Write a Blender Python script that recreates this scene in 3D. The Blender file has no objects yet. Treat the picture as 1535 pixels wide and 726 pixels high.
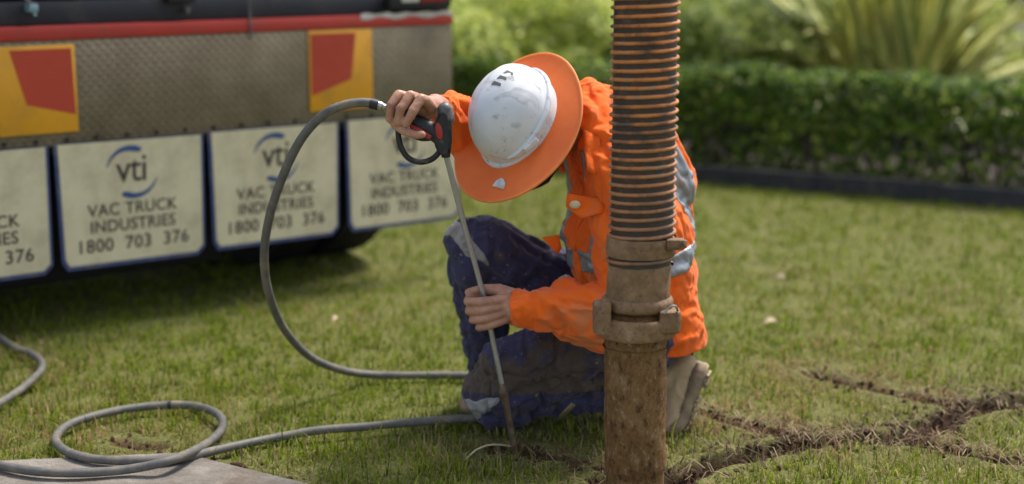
import bpy, bmesh, math, random
import numpy as np
from mathutils import Vector, Matrix
random.seed(7); RNG = np.random.default_rng(7)
S = bpy.context.scene
COL = S.collection
# ------------------------------------------------------------------ camera
FPX, PIT, CH = 2280.0, math.radians(11.0), 1.2
CS, SN = math.cos(PIT), math.sin(PIT)
cam_d = bpy.data.cameras.new('camera'); cam = bpy.data.objects.new('camera', cam_d); COL.objects.link(cam)
cam.location = (0, 0, CH); cam.rotation_euler = (math.pi/2 - PIT, 0, 0)
cam_d.sensor_width = 36; cam_d.lens = FPX/1535*36; cam_d.clip_start = 0.05; cam_d.clip_end = 2000
cam_d.dof.use_dof = True; cam_d.dof.focus_distance = 3.42; cam_d.dof.aperture_fstop = 1.45
S.camera = cam
# ------------------------------------------------------------------ world, sun, exposure
SUN_EL, SUN_AZ = math.radians(61), math.radians(44)      # azimuth measured from +Y towards +X
w = bpy.data.worlds.new('World'); S.world = w; w.use_nodes = True
nt = w.node_tree; bg = nt.nodes['Background']
sky = nt.nodes.new('ShaderNodeTexSky'); sky.sky_type = 'NISHITA'; sky.sun_disc = False
sky.sun_elevation = SUN_EL; sky.sun_rotation = SUN_AZ; sky.air_density = 1.0; sky.dust_density = 2.5; sky.ozone_density = 1.0
hsn = nt.nodes.new('ShaderNodeHueSaturation'); hsn.inputs['Saturation'].default_value = .60      # thin bright cloud over the blue
nt.links.new(sky.outputs[0], hsn.inputs['Color']); nt.links.new(hsn.outputs[0], bg.inputs[0]); bg.inputs[1].default_value = 0.14
sl = bpy.data.lights.new('sun', 'SUN'); sl.energy = 2.8; sl.angle = math.radians(12.0); sl.color = (1.0, 0.94, 0.84)
so = bpy.data.objects.new('sun', sl); COL.objects.link(so)
sd = Vector((math.sin(SUN_AZ)*math.cos(SUN_EL), math.cos(SUN_AZ)*math.cos(SUN_EL), math.sin(SUN_EL)))
so.rotation_euler = sd.to_track_quat('Z', 'Y').to_euler(); so.location = (0, 0, 10)
S.view_settings.view_transform = 'Standard'; S.view_settings.look = 'None'; S.view_settings.gamma = 1
S.view_settings.exposure = 0.87
S.cycles.max_bounces = 8; S.cycles.transparent_max_bounces = 8

# ------------------------------------------------------------------ measuring helpers (photograph pixels to metres)
def ray(px, py):
    u = (px-767.5)/FPX; v = (363-py)/FPX
    return Vector((u, CS+v*SN, -SN+v*CS))
def P(px, py, Y):
    d = ray(px, py); return d*(Y/d.y) + Vector((0, 0, CH))
def G(px, py, z=0.0):
    d = ray(px, py); return d*((z-CH)/d.z) + Vector((0, 0, CH))
def lerp(a, b, t): return a+(b-a)*t

# ------------------------------------------------------------------ numpy noise
_p = np.random.default_rng(3).permutation(256); _p = np.concatenate([_p, _p, _p])
_g = np.random.default_rng(4).normal(size=(256, 3)); _g /= np.linalg.norm(_g, axis=1)[:, None]
def noise(v):
    v = np.asarray(v, float); i = np.floor(v).astype(int); f = v-i; i &= 255
    s = f*f*f*(f*(f*6-15)+10); out = 0
    for dx in (0, 1):
        for dy in (0, 1):
            for dz in (0, 1):
                h = _p[_p[_p[(i[:, 0]+dx) & 255]+((i[:, 1]+dy) & 255)]+((i[:, 2]+dz) & 255)]
                d = (_g[h]*(f-np.array([dx, dy, dz]))).sum(1)
                wgt = (s[:, 0] if dx else 1-s[:, 0])*(s[:, 1] if dy else 1-s[:, 1])*(s[:, 2] if dz else 1-s[:, 2])
                out = out+wgt*d
    return out*1.6
def fbm(v, o=3):
    v = np.asarray(v, float); a = 0; k = 1
    for j in range(o): a = a+noise(v*k+j*17.3)/k; k *= 2
    return a

# ------------------------------------------------------------------ objects and tags
def tag(o, label=None, cat=None, group=None, kind=None):
    if label: o['label'] = label
    if cat: o['category'] = cat
    if group: o['group'] = group
    if kind: o['kind'] = kind
    return o
def empty(name, loc, rz=0, label=None, cat=None, group=None):
    o = bpy.data.objects.new(name, None); COL.objects.link(o); o.location = loc; o.rotation_euler = (0, 0, rz)
    o.empty_display_size = 0.1
    bpy.context.view_layer.update()
    return tag(o, label, cat, group)
def link(name, me, mat, parent=None, local=False):
    o = bpy.data.objects.new(name, me); COL.objects.link(o)
    if mat is not None and len(me.materials) == 0: me.materials.append(mat)
    if parent is not None:
        o.parent = parent
        if not local:
            o.matrix_parent_inverse = world_of(parent).inverted()
    return o
def world_of(o):
    M = Matrix.LocRotScale(o.location, o.rotation_euler, o.scale)
    if o.parent: return world_of(o.parent) @ o.matrix_parent_inverse @ M
    return M

class MB:
    """collects simple solids into one mesh"""
    def __init__(s): s.v = []; s.f = []
    def add(s, vs, fs):
        n = len(s.v); s.v += [tuple(v) for v in vs]; s.f += [tuple(i+n for i in f) for f in fs]; return s
    def box(s, c, d, M=None, bev=0.0):
        bm = bmesh.new(); bmesh.ops.create_cube(bm, size=1)
        bmesh.ops.scale(bm, vec=d, verts=bm.verts)
        if bev: bmesh.ops.bevel(bm, geom=list(bm.edges), offset=bev, segments=2, affect='EDGES', profile=0.5)
        if M is not None: bmesh.ops.transform(bm, matrix=M.to_4x4(), verts=bm.verts)
        bm.verts.index_update()
        c = Vector(c); s.add([v.co+c for v in bm.verts], [[v.index for v in f.verts] for f in bm.faces]); bm.free(); return s
    def tube(s, pts, rad, n=12, cap=True, closed=False):
        pts = [Vector(p) for p in pts]; N = len(pts)
        rad = rad if hasattr(rad, '__len__') else [rad]*N
        t0 = (pts[1]-pts[0]).normalized(); up = Vector((0, 0, 1)) if abs(t0.z) < .9 else Vector((1, 0, 0))
        x = t0.cross(up).normalized(); vs = []; fs = []; pt = t0
        for i, p in enumerate(pts):
            if closed: t = (pts[(i+1) % N]-pts[i-1]).normalized()
            else: t = (pts[min(i+1, N-1)]-pts[max(i-1, 0)]).normalized()
            x = (pt.rotation_difference(t) @ x); x = (x-t*x.dot(t)).normalized(); y = t.cross(x); pt = t
            for k in range(n):
                a = 2*math.pi*k/n; vs.append(p+(x*math.cos(a)+y*math.sin(a))*rad[i])
        for i in range(N if closed else N-1):
            for k in range(n):
                a = i*n+k; b = i*n+(k+1) % n; c = ((i+1) % N)*n+(k+1) % n; d = ((i+1) % N)*n+k
                fs.append((a, b, c, d))
        if cap and not closed: fs += [tuple(range(n))[::-1], tuple((N-1)*n+k for k in range(n))]
        return s.add(vs, fs)
    def lathe(s, prof, c=(0, 0, 0), axis=(0, 0, 1), n=32, xr=None):
        """prof: list of (radius, height)"""
        ax = Vector(axis).normalized(); up = Vector((1, 0, 0)) if abs(ax.x) < .9 else Vector((0, 1, 0))
        x = (up-ax*up.dot(ax)).normalized(); y = ax.cross(x); c = Vector(c); vs = []; fs = []
        for r, h in prof:
            for k in range(n):
                a = 2*math.pi*k/n; vs.append(c+ax*h+(x*math.cos(a)+y*math.sin(a))*r)
        for i in range(len(prof)-1):
            for k in range(n):
                fs.append((i*n+k, i*n+(k+1) % n, (i+1)*n+(k+1) % n, (i+1)*n+k))
        fs += [tuple(range(n))[::-1], tuple((len(prof)-1)*n+k for k in range(n))]
        return s.add(vs, fs)
    def ball(s, c, r, M=None, n=16):
        r = r if hasattr(r, '__len__') else (r, r, r); m = n//2+1; vs = []; fs = []
        M = M or Matrix.Identity(3); c = Vector(c)
        vs.append(c+M @ Vector((0, 0, r[2])))
        for i in range(1, m):
            ph = math.pi*i/m
            for k in range(n):
                a = 2*math.pi*k/n
                vs.append(c+M @ Vector((r[0]*math.sin(ph)*math.cos(a), r[1]*math.sin(ph)*math.sin(a), r[2]*math.cos(ph))))
        vs.append(c-M @ Vector((0, 0, r[2])))
        for k in range(n): fs.append((0, 1+k, 1+(k+1) % n))
        for i in range(m-2):
            for k in range(n):
                a = 1+i*n+k; b = 1+i*n+(k+1) % n; fs.append((a, a+n, b+n, b))
        L = len(vs)-1
        for k in range(n): fs.append((L, L-n+(k+1) % n, L-n+k))
        return s.add(vs, fs)
    def chain(s, pts, rad, n=14):
        """tapered limb: ball at each joint and a cone between"""
        pts = [Vector(p) for p in pts]
        for i, p in enumerate(pts): s.ball(p, rad[i], n=n)
        for i in range(len(pts)-1): s.tube([pts[i], pts[i+1]], [rad[i], rad[i+1]], n=n)
        return s
    def prism(s, poly, ext):
        """closed polygon (list of vectors) extruded by vector ext"""
        n = len(poly); ext = Vector(ext); vs = [Vector(p) for p in poly]+[Vector(p)+ext for p in poly]
        fs = [tuple(range(n))[::-1], tuple(range(n, 2*n))]+[(i, (i+1) % n, n+(i+1) % n, n+i) for i in range(n)]
        return s.add(vs, fs)
    def mesh(s, name='mesh', smooth=True, angle=40):
        me = bpy.data.meshes.new(name); me.from_pydata(s.v, [], s.f)
        bm = bmesh.new(); bm.from_mesh(me); bmesh.ops.recalc_face_normals(bm, faces=bm.faces); bm.to_mesh(me); bm.free()
        if smooth:
            me.polygons.foreach_set('use_smooth', [True]*len(me.polygons))
            try: me.set_sharp_from_angle(angle=math.radians(angle))
            except Exception: pass
        return me
    def build(s, name, mat, parent=None, local=False, smooth=True, angle=40):
        return link(name, s.mesh(name, smooth, angle), mat, parent, local)

def catmull(pts, per=10, closed=False):
    pts = [Vector(p) for p in pts]; out = []; N = len(pts)
    for i in range(N if closed else N-1):
        g = (lambda k: pts[k % N]) if closed else (lambda k: pts[max(0, min(N-1, k))])
        a, b, c, d = g(i-1), g(i), g(i+1), g(i+2)
        for j in range(per):
            t = j/per
            out.append(0.5*((2*b)+(c-a)*t+(2*a-5*b+4*c-d)*t*t+(3*b-a-3*c+d)*t**3))
    if not closed: out.append(pts[-1])
    return out

def np_mesh(name, v, f, cols=None, mat=None, extra=None, smooth=False):
    """v (n,3), f list of equal-size index arrays"""
    me = bpy.data.meshes.new(name); k = f.shape[1]
    me.vertices.add(len(v)); me.vertices.foreach_set('co', np.ascontiguousarray(v, dtype=np.float32).ravel())
    me.loops.add(f.size); me.loops.foreach_set('vertex_index', np.ascontiguousarray(f, dtype=np.int32).ravel())
    me.polygons.add(len(f)); me.polygons.foreach_set('loop_start', np.arange(0, f.size, k, dtype=np.int32))
    if smooth: me.polygons.foreach_set('use_smooth', np.ones(len(f), bool))
    me.update(calc_edges=True)
    if cols is not None:
        a = me.attributes.new('col', 'FLOAT_COLOR', 'POINT'); c4 = np.ones((len(v), 4), np.float32); c4[:, :3] = cols
        a.data.foreach_set('color', c4.ravel())
    if extra:
        for nm, val in extra.items():
            a = me.attributes.new(nm, 'FLOAT', 'POINT'); a.data.foreach_set('value', np.asarray(val, np.float32))
    if mat: me.materials.append(mat)
    return me

# ------------------------------------------------------------------ materials
def nodes_of(name):
    m = bpy.data.materials.new(name); m.use_nodes = True; t = m.node_tree
    return m, t, t.nodes['Principled BSDF']
def N(t, kind, **kw):
    n = t.nodes.new(kind)
    for k, v in kw.items():
        if k in n.inputs: n.inputs[k].default_value = v
        else: setattr(n, k, v)
    return n
def tex(t, scale, detail=4, rough=.6, vec=None, stretch=None, kind='ShaderNodeTexNoise'):
    n = t.nodes.new(kind); n.inputs['Scale'].default_value = scale
    if 'Detail' in n.inputs: n.inputs['Detail'].default_value = detail
    if 'Roughness' in n.inputs: n.inputs['Roughness'].default_value = rough
    c = t.nodes.new('ShaderNodeTexCoord'); out = c.outputs['Object']
    if stretch:
        mp = t.nodes.new('ShaderNodeMapping'); mp.inputs['Scale'].default_value = stretch
        t.links.new(out, mp.inputs[0]); out = mp.outputs[0]
    t.links.new(out, n.inputs['Vector']); return n
def ramp(t, src, stops):
    r = t.nodes.new('ShaderNodeValToRGB'); e = r.color_ramp.elements
    while len(e) < len(stops): e.new(.5)
    for el, (p, c) in zip(e, stops): el.position = p; el.color = (*c, 1) if len(c) == 3 else c
    t.links.new(src, r.inputs[0]); return r
def mix(t, fac, a, b):
    n = t.nodes.new('ShaderNodeMix'); n.data_type = 'RGBA'
    for sock, val in ((n.inputs[0], fac), (n.inputs[6], a), (n.inputs[7], b)):
        if isinstance(val, (tuple, list)): sock.default_value = (*val, 1) if len(val) == 3 else val
        elif isinstance(val, (int, float)): sock.default_value = val
        else: t.links.new(val, sock)
    return n.outputs[2]
def bump(t, b, src, dist, strength=1.0):
    n = t.nodes.new('ShaderNodeBump'); n.inputs['Distance'].default_value = dist; n.inputs['Strength'].default_value = strength
    t.links.new(src, n.inputs['Height'])
    if b.inputs['Normal'].is_linked:
        t.links.new(b.inputs['Normal'].links[0].from_socket, n.inputs['Normal'])
    t.links.new(n.outputs[0], b.inputs['Normal'])
def simple(name, col, rough=.6, metal=0, var=.12, vscale=30, bmp=0.0, bscale=200, dirt=None, dscale=12, dlo=.5, dhi=.65, spec=.5):
    m, t, b = nodes_of(name)
    c2 = tuple(x*(1-var*2) for x in col)
    n = tex(t, vscale); r = ramp(t, n.outputs[0], [(.3, c2), (.65, col)]); out = r.outputs[0]
    b.inputs['Roughness'].default_value = rough; b.inputs['Metallic'].default_value = metal
    b.inputs['Specular IOR Level'].default_value = spec
    if dirt:
        d = tex(t, dscale, 6, .7); k = ramp(t, d.outputs[0], [(dlo, (0, 0, 0)), (dhi, (1, 1, 1))])
        out = mix(t, k.outputs[0], out, dirt)
        rr = N(t, 'ShaderNodeMapRange'); t.links.new(k.outputs[0], rr.inputs[0]); rr.inputs[3].default_value = rough; rr.inputs[4].default_value = .9
        t.links.new(rr.outputs[0], b.inputs['Roughness'])
    t.links.new(out, b.inputs['Base Color'])
    if bmp: bump(t, b, tex(t, bscale, 5).outputs[0], bmp)
    return m

def leaf_mat(name, trans=.35, rough=.45, spec=.4):
    m, t, b = nodes_of(name); a = N(t, 'ShaderNodeAttribute', attribute_name='col')
    t.links.new(a.outputs['Color'], b.inputs['Base Color']); b.inputs['Roughness'].default_value = rough
    b.inputs['Specular IOR Level'].default_value = spec
    tr = t.nodes.new('ShaderNodeBsdfTranslucent'); hs = N(t, 'ShaderNodeHueSaturation'); hs.inputs['Value'].default_value = 1.25
    t.links.new(a.outputs['Color'], hs.inputs['Color']); t.links.new(hs.outputs[0], tr.inputs[0])
    mx = t.nodes.new('ShaderNodeMixShader'); mx.inputs[0].default_value = trans
    t.links.new(b.outputs[0], mx.inputs[1]); t.links.new(tr.outputs[0], mx.inputs[2])
    t.links.new(mx.outputs[0], t.nodes['Material Output'].inputs[0]); return m
M_leaf = leaf_mat('leaf_green', .5, .5, .22); M_grass = leaf_mat('grass_blade', .38, .6, .12)
MUD = (.20, .115, .062)
M_black = simple('black_rubber', (.012, .012, .014), .6, bmp=.0006, dirt=(.05, .04, .03), dlo=.55, dhi=.8)
M_under = simple('black_underbody', (.010, .010, .012), .7)
M_steel = simple('steel', (.42, .41, .39), .32, 1, var=.1, vscale=80, bmp=.0002, dirt=(.18, .12, .08), dscale=25, dlo=.55, dhi=.7)
M_lance = simple('bright_steel', (.42, .44, .48), .28, .8, var=.08, vscale=60, dirt=(.30, .25, .20), dscale=18, dlo=.6, dhi=.75)
M_gun = simple('gun_plastic', (.014, .014, .018), .5, bmp=.0003, bscale=400, dirt=(.16, .13, .10), dscale=40, dlo=.55, dhi=.75)
M_gungrey = simple('grey_plastic', (.10, .10, .11), .45, dirt=(.22, .19, .16), dscale=40)
M_gunred = simple('red_plastic', (.42, .03, .025), .5, dirt=(.20, .13, .10), dscale=60, dlo=.55, dhi=.8)
M_hose = simple('grey_hose', (.125, .12, .11), .6, var=.15, vscale=60, bmp=.0004, bscale=300, dirt=(.24, .20, .15), dscale=14, dlo=.5, dhi=.72)
M_concrete = simple('concrete', (.25, .225, .195), .92, var=.22, vscale=14, bmp=.006, bscale=90, dirt=(.12, .09, .065), dscale=6, dlo=.45, dhi=.7)

# ------------------------------------------------------------------ ground
def poly(pl): return [G(*p) for p in pl]
TRENCH = [  # polyline (photo px on the ground), half width m, depth m, colour 0 dark .. 1 reddish dry
    ([(905,724),(960,716),(1015,714),(1080,694),(1150,678),(1200,663),(1290,655),(1370,655)], .042, .05, 0.1),
    ([(1190,664),(1300,664),(1400,668),(1440,680),(1490,692),(1570,704)], .016, .02, .5),
    ([(1360,656),(1430,622),(1490,605),(1570,600)], .045, .04, .25),
    ([(1215,562),(1270,574),(1330,588),(1400,602),(1440,608)], .024, .018, .8),
    ([(1040,616),(1090,630),(1150,644),(1200,655)], .020, .015, .8),
    ([(1140,640),(1220,668)], .020, .015, .6),
    ([(770,676),(800,684),(850,692),(905,708)], .012, .012, .5),
    ([(742,672),(792,677)], .034, .06, 0.),
    ([(180,662),(235,668)], .030, .02, .6),
    ([(255,690),(330,700),(400,722),(450,738)], .018, .03, 0.),
    ([(930,735),(990,735)], .085, .04, 0.1),
]
def seg_dist(p, a, b):
    ab = b-a; t = np.clip(((p-a)@ab)/(ab@ab), 0, 1); return np.linalg.norm(p-(a+t[:, None]*ab), axis=1)
_TR = [([np.array(q[:2]) for q in poly(pl)], w, d, k) for pl, w, d, k in TRENCH]
def soil_fields(xy):
    """returns signed edge distance (neg inside), depth, tone"""
    n = noise(np.c_[xy*14, np.zeros(len(xy))])*.022+noise(np.c_[xy*45, np.ones(len(xy))])*.008
    best = np.full(len(xy), 9.); depth = np.zeros(len(xy)); tone = np.zeros(len(xy))
    for pts, w, d, k in _TR:
        dd = np.full(len(xy), 9.)
        for a, b in zip(pts[:-1], pts[1:]): dd = np.minimum(dd, seg_dist(xy, a, b))
        e = dd-w+n; m = e < best; best[m] = e[m]; tone[m] = k
        depth = np.maximum(depth, d*np.clip(-e/.015, 0, 1))
    return best, depth, tone
def lawn_z(xy):
    return noise(np.c_[xy*.9, np.zeros(len(xy))])*.010+noise(np.c_[xy*5, np.zeros(len(xy))])*.005
SL_A = G(272, 688); SL_L = (G(-120, 706)-SL_A); SL_L.z = 0; SL_L.normalize(); SL_R = (G(446, 731)-SL_A); SL_R.z = 0; SL_R.normalize()
def in_slab(xy, m=0.0):
    q = xy-np.array(SL_A[:2]); a = np.array(SL_L[:2]); b = np.array(SL_R[:2]); det = a[0]*b[1]-a[1]*b[0]
    s = (q[:, 0]*b[1]-q[:, 1]*b[0])/det; t = (a[0]*q[:, 1]-a[1]*q[:, 0])/det
    return (s > m) & (t > m)
def axis_pts(lo, hi, step, far):
    c = list(np.arange(lo, hi, step)); a = []; x = lo; s = step
    while x > -far: s *= 1.35; x -= s; a.append(x)
    b = []; x = c[-1]; s = step
    while x < far: s *= 1.35; x += s; b.append(x)
    return np.array(a[::-1]+c+b)
gx = axis_pts(-1.6, 1.9, .011, 400); gy = axis_pts(2.9, 4.6, .011, 600)
X, Y = np.meshgrid(gx, gy, indexing='ij'); xy = np.c_[X.ravel(), Y.ravel()]
e, dep, tone = soil_fields(xy)
near = (np.abs(xy[:, 0]) < 12) & (np.abs(xy[:, 1]-6) < 12)
z = np.where(near, lawn_z(xy), 0)-dep
rough = noise(np.c_[xy*60, np.zeros(len(xy))])*.007+noise(np.c_[xy*140, np.ones(len(xy))])*.004
z += rough*np.clip(-e/.01, 0, 1)
z += .008*np.exp(-((e-.02)/.015)**2)*(e < .1)          # slightly raised torn rim
z[in_slab(xy, -.01)] -= .03
nx, ny = len(gx), len(gy); I = np.arange(nx*ny).reshape(nx, ny)
F = np.stack([I[:-1, :-1], I[1:, :-1], I[1:, 1:], I[:-1, 1:]], -1).reshape(-1, 4)
M_ground, t, b = nodes_of('lawn_soil')
a_s = N(t, 'ShaderNodeAttribute', attribute_name='soil'); a_t = N(t, 'ShaderNodeAttribute', attribute_name='tone')
n1 = tex(t, 2.2, 5); g1 = ramp(t, n1.outputs[0], [(.35, (.10, .11, .032)), (.65, (.155, .14, .055))])
n2 = tex(t, 70, 6); g2 = ramp(t, n2.outputs[0], [(.35, (.028, .016, .010)), (.7, (.075, .042, .026))])
g3 = ramp(t, n2.outputs[0], [(.35, (.10, .05, .028)), (.7, (.20, .12, .07))])
soilc = mix(t, a_t.outputs['Fac'], g2.outputs[0], g3.outputs[0])
nf = tex(t, 130, 6, .8, stretch=(1, 1, 1)); gf = ramp(t, nf.outputs[0], [(.36, (.035, .038, .012)), (.52, (.12, .13, .035)), (.62, (.26, .22, .10))]); lawnc = mix(t, .85, g1.outputs[0], gf.outputs[0])
t.links.new(mix(t, a_s.outputs['Fac'], lawnc, soilc), b.inputs['Base Color']); b.inputs['Roughness'].default_value = .95
b.inputs['Specular IOR Level'].default_value = .15
bump(t, b, tex(t, 160, 6, .7).outputs[0], .004)
me = np_mesh('lawn_ground', np.c_[xy, z], F, mat=M_ground, smooth=True, extra={'soil': np.clip(.5-e/.012, 0, 1), 'tone': tone})
tag(link('lawn_ground', me, None), kind='structure')
# concrete slab in the corner
c0 = SL_A+Vector((0, 0, -.03)); sl_poly = [c0, c0+SL_L*2.2, c0+SL_L*2.2+SL_R*1.6, c0+SL_R*1.6]
bm = bmesh.new(); vs = [bm.verts.new(p) for p in sl_poly]; f = bm.faces.new(vs)
r = bmesh.ops.extrude_face_region(bm, geom=[f]); bmesh.ops.translate(bm, vec=(0, 0, .048), verts=[v for v in r['geom'] if isinstance(v, bmesh.types.BMVert)])
bmesh.ops.recalc_face_normals(bm, faces=bm.faces)
bmesh.ops.bevel(bm, geom=[e_ for e_ in bm.edges], offset=.006, segments=2, affect='EDGES', profile=.5)
me = bpy.data.meshes.new('slab'); bm.to_mesh(me); bm.free()
tag(link('concrete_path', me, M_concrete), kind='structure')

# ------------------------------------------------------------------ grass blades
def in_view(xy, margin):
    return np.abs(xy[:, 0]) < (.34*xy[:, 1]+margin)
EDGE_A, EDGE_B = G(1030, 272), G(1535, 312)         # foot of the garden edging
ed = (EDGE_B-EDGE_A); ed.z = 0; ed.normalize(); en = Vector((-ed.y, ed.x, 0))   # en points away from the camera
def behind_edge(xy, off=0):
    return ((xy-np.array(EDGE_A[:2]))@np.array(en[:2])) > off
def make_grass(n_m2, x0, x1, y0, y1, hgt, wid, marg, seed):
    r = np.random.default_rng(seed); n = int(n_m2*(x1-x0)*(y1-y0)); q = np.c_[r.uniform(x0, x1, n), r.uniform(y0, y1, n)]
    q = q[in_view(q, marg)]; q = q[~in_slab(q, -.006)]; q = q[~behind_edge(q, -.02)]
    e, dep, tone = soil_fields(q) if y0 < 4.7 else (np.full(len(q), 9.), np.zeros(len(q)), np.zeros(len(q)))
    u = r.random(len(q)); keep = (e > .004) | ((e > -.012) & (u < .16)) | (u < .015)
    clump = fbm(np.c_[q*9, np.full(len(q), 3.)], 2)
    keep &= r.random(len(q)) < np.clip(.62+clump*.7, .18, 1)
    q = q[keep]; e = e[keep]; dep = dep[keep]; tone = tone[keep]; clump = clump[keep]; n = len(q)
    base = np.c_[q, lawn_z(q)-dep-.004]
    yaw = r.uniform(0, 2*np.pi, n); lean = np.abs(r.normal(.65, .5, n)); big = fbm(np.c_[q*1.3, np.full(n, 9.)], 2)
    H = hgt*r.gamma(9, 1/9, n)*(1+.30*clump)*(1+.2*big)
    tuft = (np.exp(-((e-.02)/.03)**2)*(tone < .4)); H *= 1-.55*np.exp(-np.clip(e, 0, 1)/.035)
    W = wid*r.uniform(.6, 1.3, n)
    d = np.c_[np.cos(yaw), np.sin(yaw), np.zeros(n)]; twist = yaw+np.pi/2+r.normal(0, .5, n); s = np.c_[np.cos(twist), np.sin(twist), np.zeros(n)]
    up = np.array([0, 0, 1.])
    l1 = lean*.5; l2 = lean*1.5
    m = base+(up*np.cos(l1)[:, None]+d*np.sin(l1)[:, None])*(H*.5)[:, None]
    tip = m+(up*np.cos(l2)[:, None]+d*np.sin(l2)[:, None])*(H*.5)[:, None]
    V = np.stack([base-s*W[:, None]*.5, base+s*W[:, None]*.5, m-s*W[:, None]*.4, m+s*W[:, None]*.4, tip], 1).reshape(-1, 3)
    o = (np.arange(n)*5)[:, None]
    F = np.concatenate([o+np.array([0, 1, 3]), o+np.array([0, 3, 2]), o+np.array([2, 3, 4])])
    dryp = .11+.30*np.clip(big, -.4, .8)+.9*np.exp(-np.clip(e, 0, 1)/.075)*(.35+.65*tone)
    # a worn strip of drier turf across the foreground right
    dryp += .25*np.exp(-((q[:, 1]-3.95)/.35)**2)*np.clip(q[:, 0]+.1, 0, 1)
    dryp += .14*np.clip((q[:,1]-4.3)/2,0,1)*0
    dry = r.random(n) < np.clip(dryp, .03, .92)
    g1 = np.array([.125, .175, .010]); g2 = np.array([.235, .285, .022]); g3 = np.array([.065, .105, .008]); st = np.array([.42, .34, .17]); rs = np.array([.30, .16, .085])
    k = r.random(n)[:, None]; c = g1*(1-k)+g2*k; dk = (r.random(n) < .25)[:, None]; c = np.where(dk, g3, c)
    kk = r.random(n)[:, None]; sc = np.where(tone[:, None] > .55, st*(1-kk)+rs*kk, st*(.55+.5*kk)); c = np.where(dry[:, None], sc, c)
    nd_ = (np.exp(-np.clip(e, 0, 1)/.03)*r.random(n))[:, None]; c = c*(1-.75*nd_)+np.array([.07, .045, .028])*.75*nd_
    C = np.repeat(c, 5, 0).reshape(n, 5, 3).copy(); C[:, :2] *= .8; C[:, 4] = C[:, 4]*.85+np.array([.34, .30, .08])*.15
    return V, F, C.reshape(-1, 3)
parts = [make_grass(16500, -1.75, 1.9, 2.95, 4.2, .027, .0032, .22, 1), make_grass(9500, -2.3, 2.3, 4.2, 5.6, .027, .0042, .3, 2),
         make_grass(5200, -3.3, 3.6, 5.6, 9.3, .030, .0060, .5, 3), make_grass(1500, -1.9, 2., 2.95, 5.0, .050, .0030, .22, 14), make_grass(2600, -3.2, 3.2, 2.3, 4.6, .03, .005, 1.3, 4)]
off = 0; VV = []; FF = []; CC = []
for v_, f_, c_ in parts: VV.append(v_); FF.append(f_+off); CC.append(c_); off += len(v_)
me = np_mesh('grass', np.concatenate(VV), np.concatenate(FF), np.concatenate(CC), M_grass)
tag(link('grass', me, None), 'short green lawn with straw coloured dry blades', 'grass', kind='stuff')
# torn thatch: long dry stalks lying along the cut lines
def thatch(n, seed):
    r = np.random.default_rng(seed); V = []; F = []; C = []
    for pts, w, d, k in _TR[:7]:
        L = sum(np.linalg.norm(b-a) for a, b in zip(pts[:-1], pts[1:])); m = int(n*L*(1+w*12))
        for _ in range(m):
            i = r.integers(len(pts)-1); t_ = r.random(); p = pts[i]*(1-t_)+pts[i+1]*t_+r.normal(0, w*1.1+.022, 2)
            a = r.uniform(0, np.pi); ln = r.uniform(.02, .07); dr = np.array([np.cos(a), np.sin(a)]); z0 = r.uniform(.0, .022); z1 = z0+r.uniform(-.006, .018)
            pr = np.array([-dr[1], dr[0]])*r.uniform(.0008, .0019); o = len(V)
            md = p+dr*ln*.5+r.normal(0, .006, 2); en_ = p+dr*ln
            V += [(*(p-pr), z0), (*(p+pr), z0), (*(md-pr), (z0+z1)/2+.008), (*(md+pr), (z0+z1)/2+.008), (*en_, z1)]
            F += [(o, o+1, o+3), (o, o+3, o+2), (o+2, o+3, o+4)]
            c = np.array([.40, .31, .18]) if r.random() < (.35 if k < .4 else .6) else (np.array([.10, .06, .04]) if k < .4 else np.array([.26, .13, .07]))
            c = c*r.uniform(.35, .85); C += [c]*5
    return np.array(V), np.array(F), np.array(C)
v_, f_, c_ = thatch(260, 5)
me = np_mesh('torn_thatch', v_, f_, c_, M_grass)
tag(link('torn_thatch', me, None), 'dry torn turf stalks strewn along the cut trench lines', 'dead grass', kind='stuff')
# loose clods
M_soil = simple('soil', (.075, .042, .026), .95, bmp=.002, bscale=150, spec=.15)
r = np.random.default_rng(8); V = []; F = []; base = MB(); base.ball((0, 0, 0), 1, n=6); bv = np.array(base.v); bf = [x for x in base.f]
tri = []
for x in bf: tri += [x] if len(x) == 3 else [(x[0], x[1], x[2]), (x[0], x[2], x[3])]
tri = np.array(tri)
for pts, w, d, k in _TR:
    L = sum(np.linalg.norm(b-a) for a, b in zip(pts[:-1], pts[1:]))
    for _ in range(int(900*L*(1.0 if k < .45 else .6))):
        i = r.integers(len(pts)-1); t_ = r.random(); p = pts[i]*(1-t_)+pts[i+1]*t_+r.normal(0, w*.8+.012, 2)
        s = r.gamma(3, .0012)+.0015; z0 = float(lawn_z(p[None])[0])-float(soil_fields(p[None])[1][0])+s*.3
        vv = bv*s*r.uniform(.6, 1.3, (1, 3))*r.uniform(.75, 1.2, (len(bv), 1)); F.append(tri+len(V)*len(bv)); V.append(vv+np.array([*p, z0]))
me = np_mesh('soil_clods', np.concatenate(V), np.concatenate(F), None, M_soil)
tag(link('soil_clods', me, None), 'crumbs of dark loose soil in the cut trench', 'soil', kind='stuff')

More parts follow.
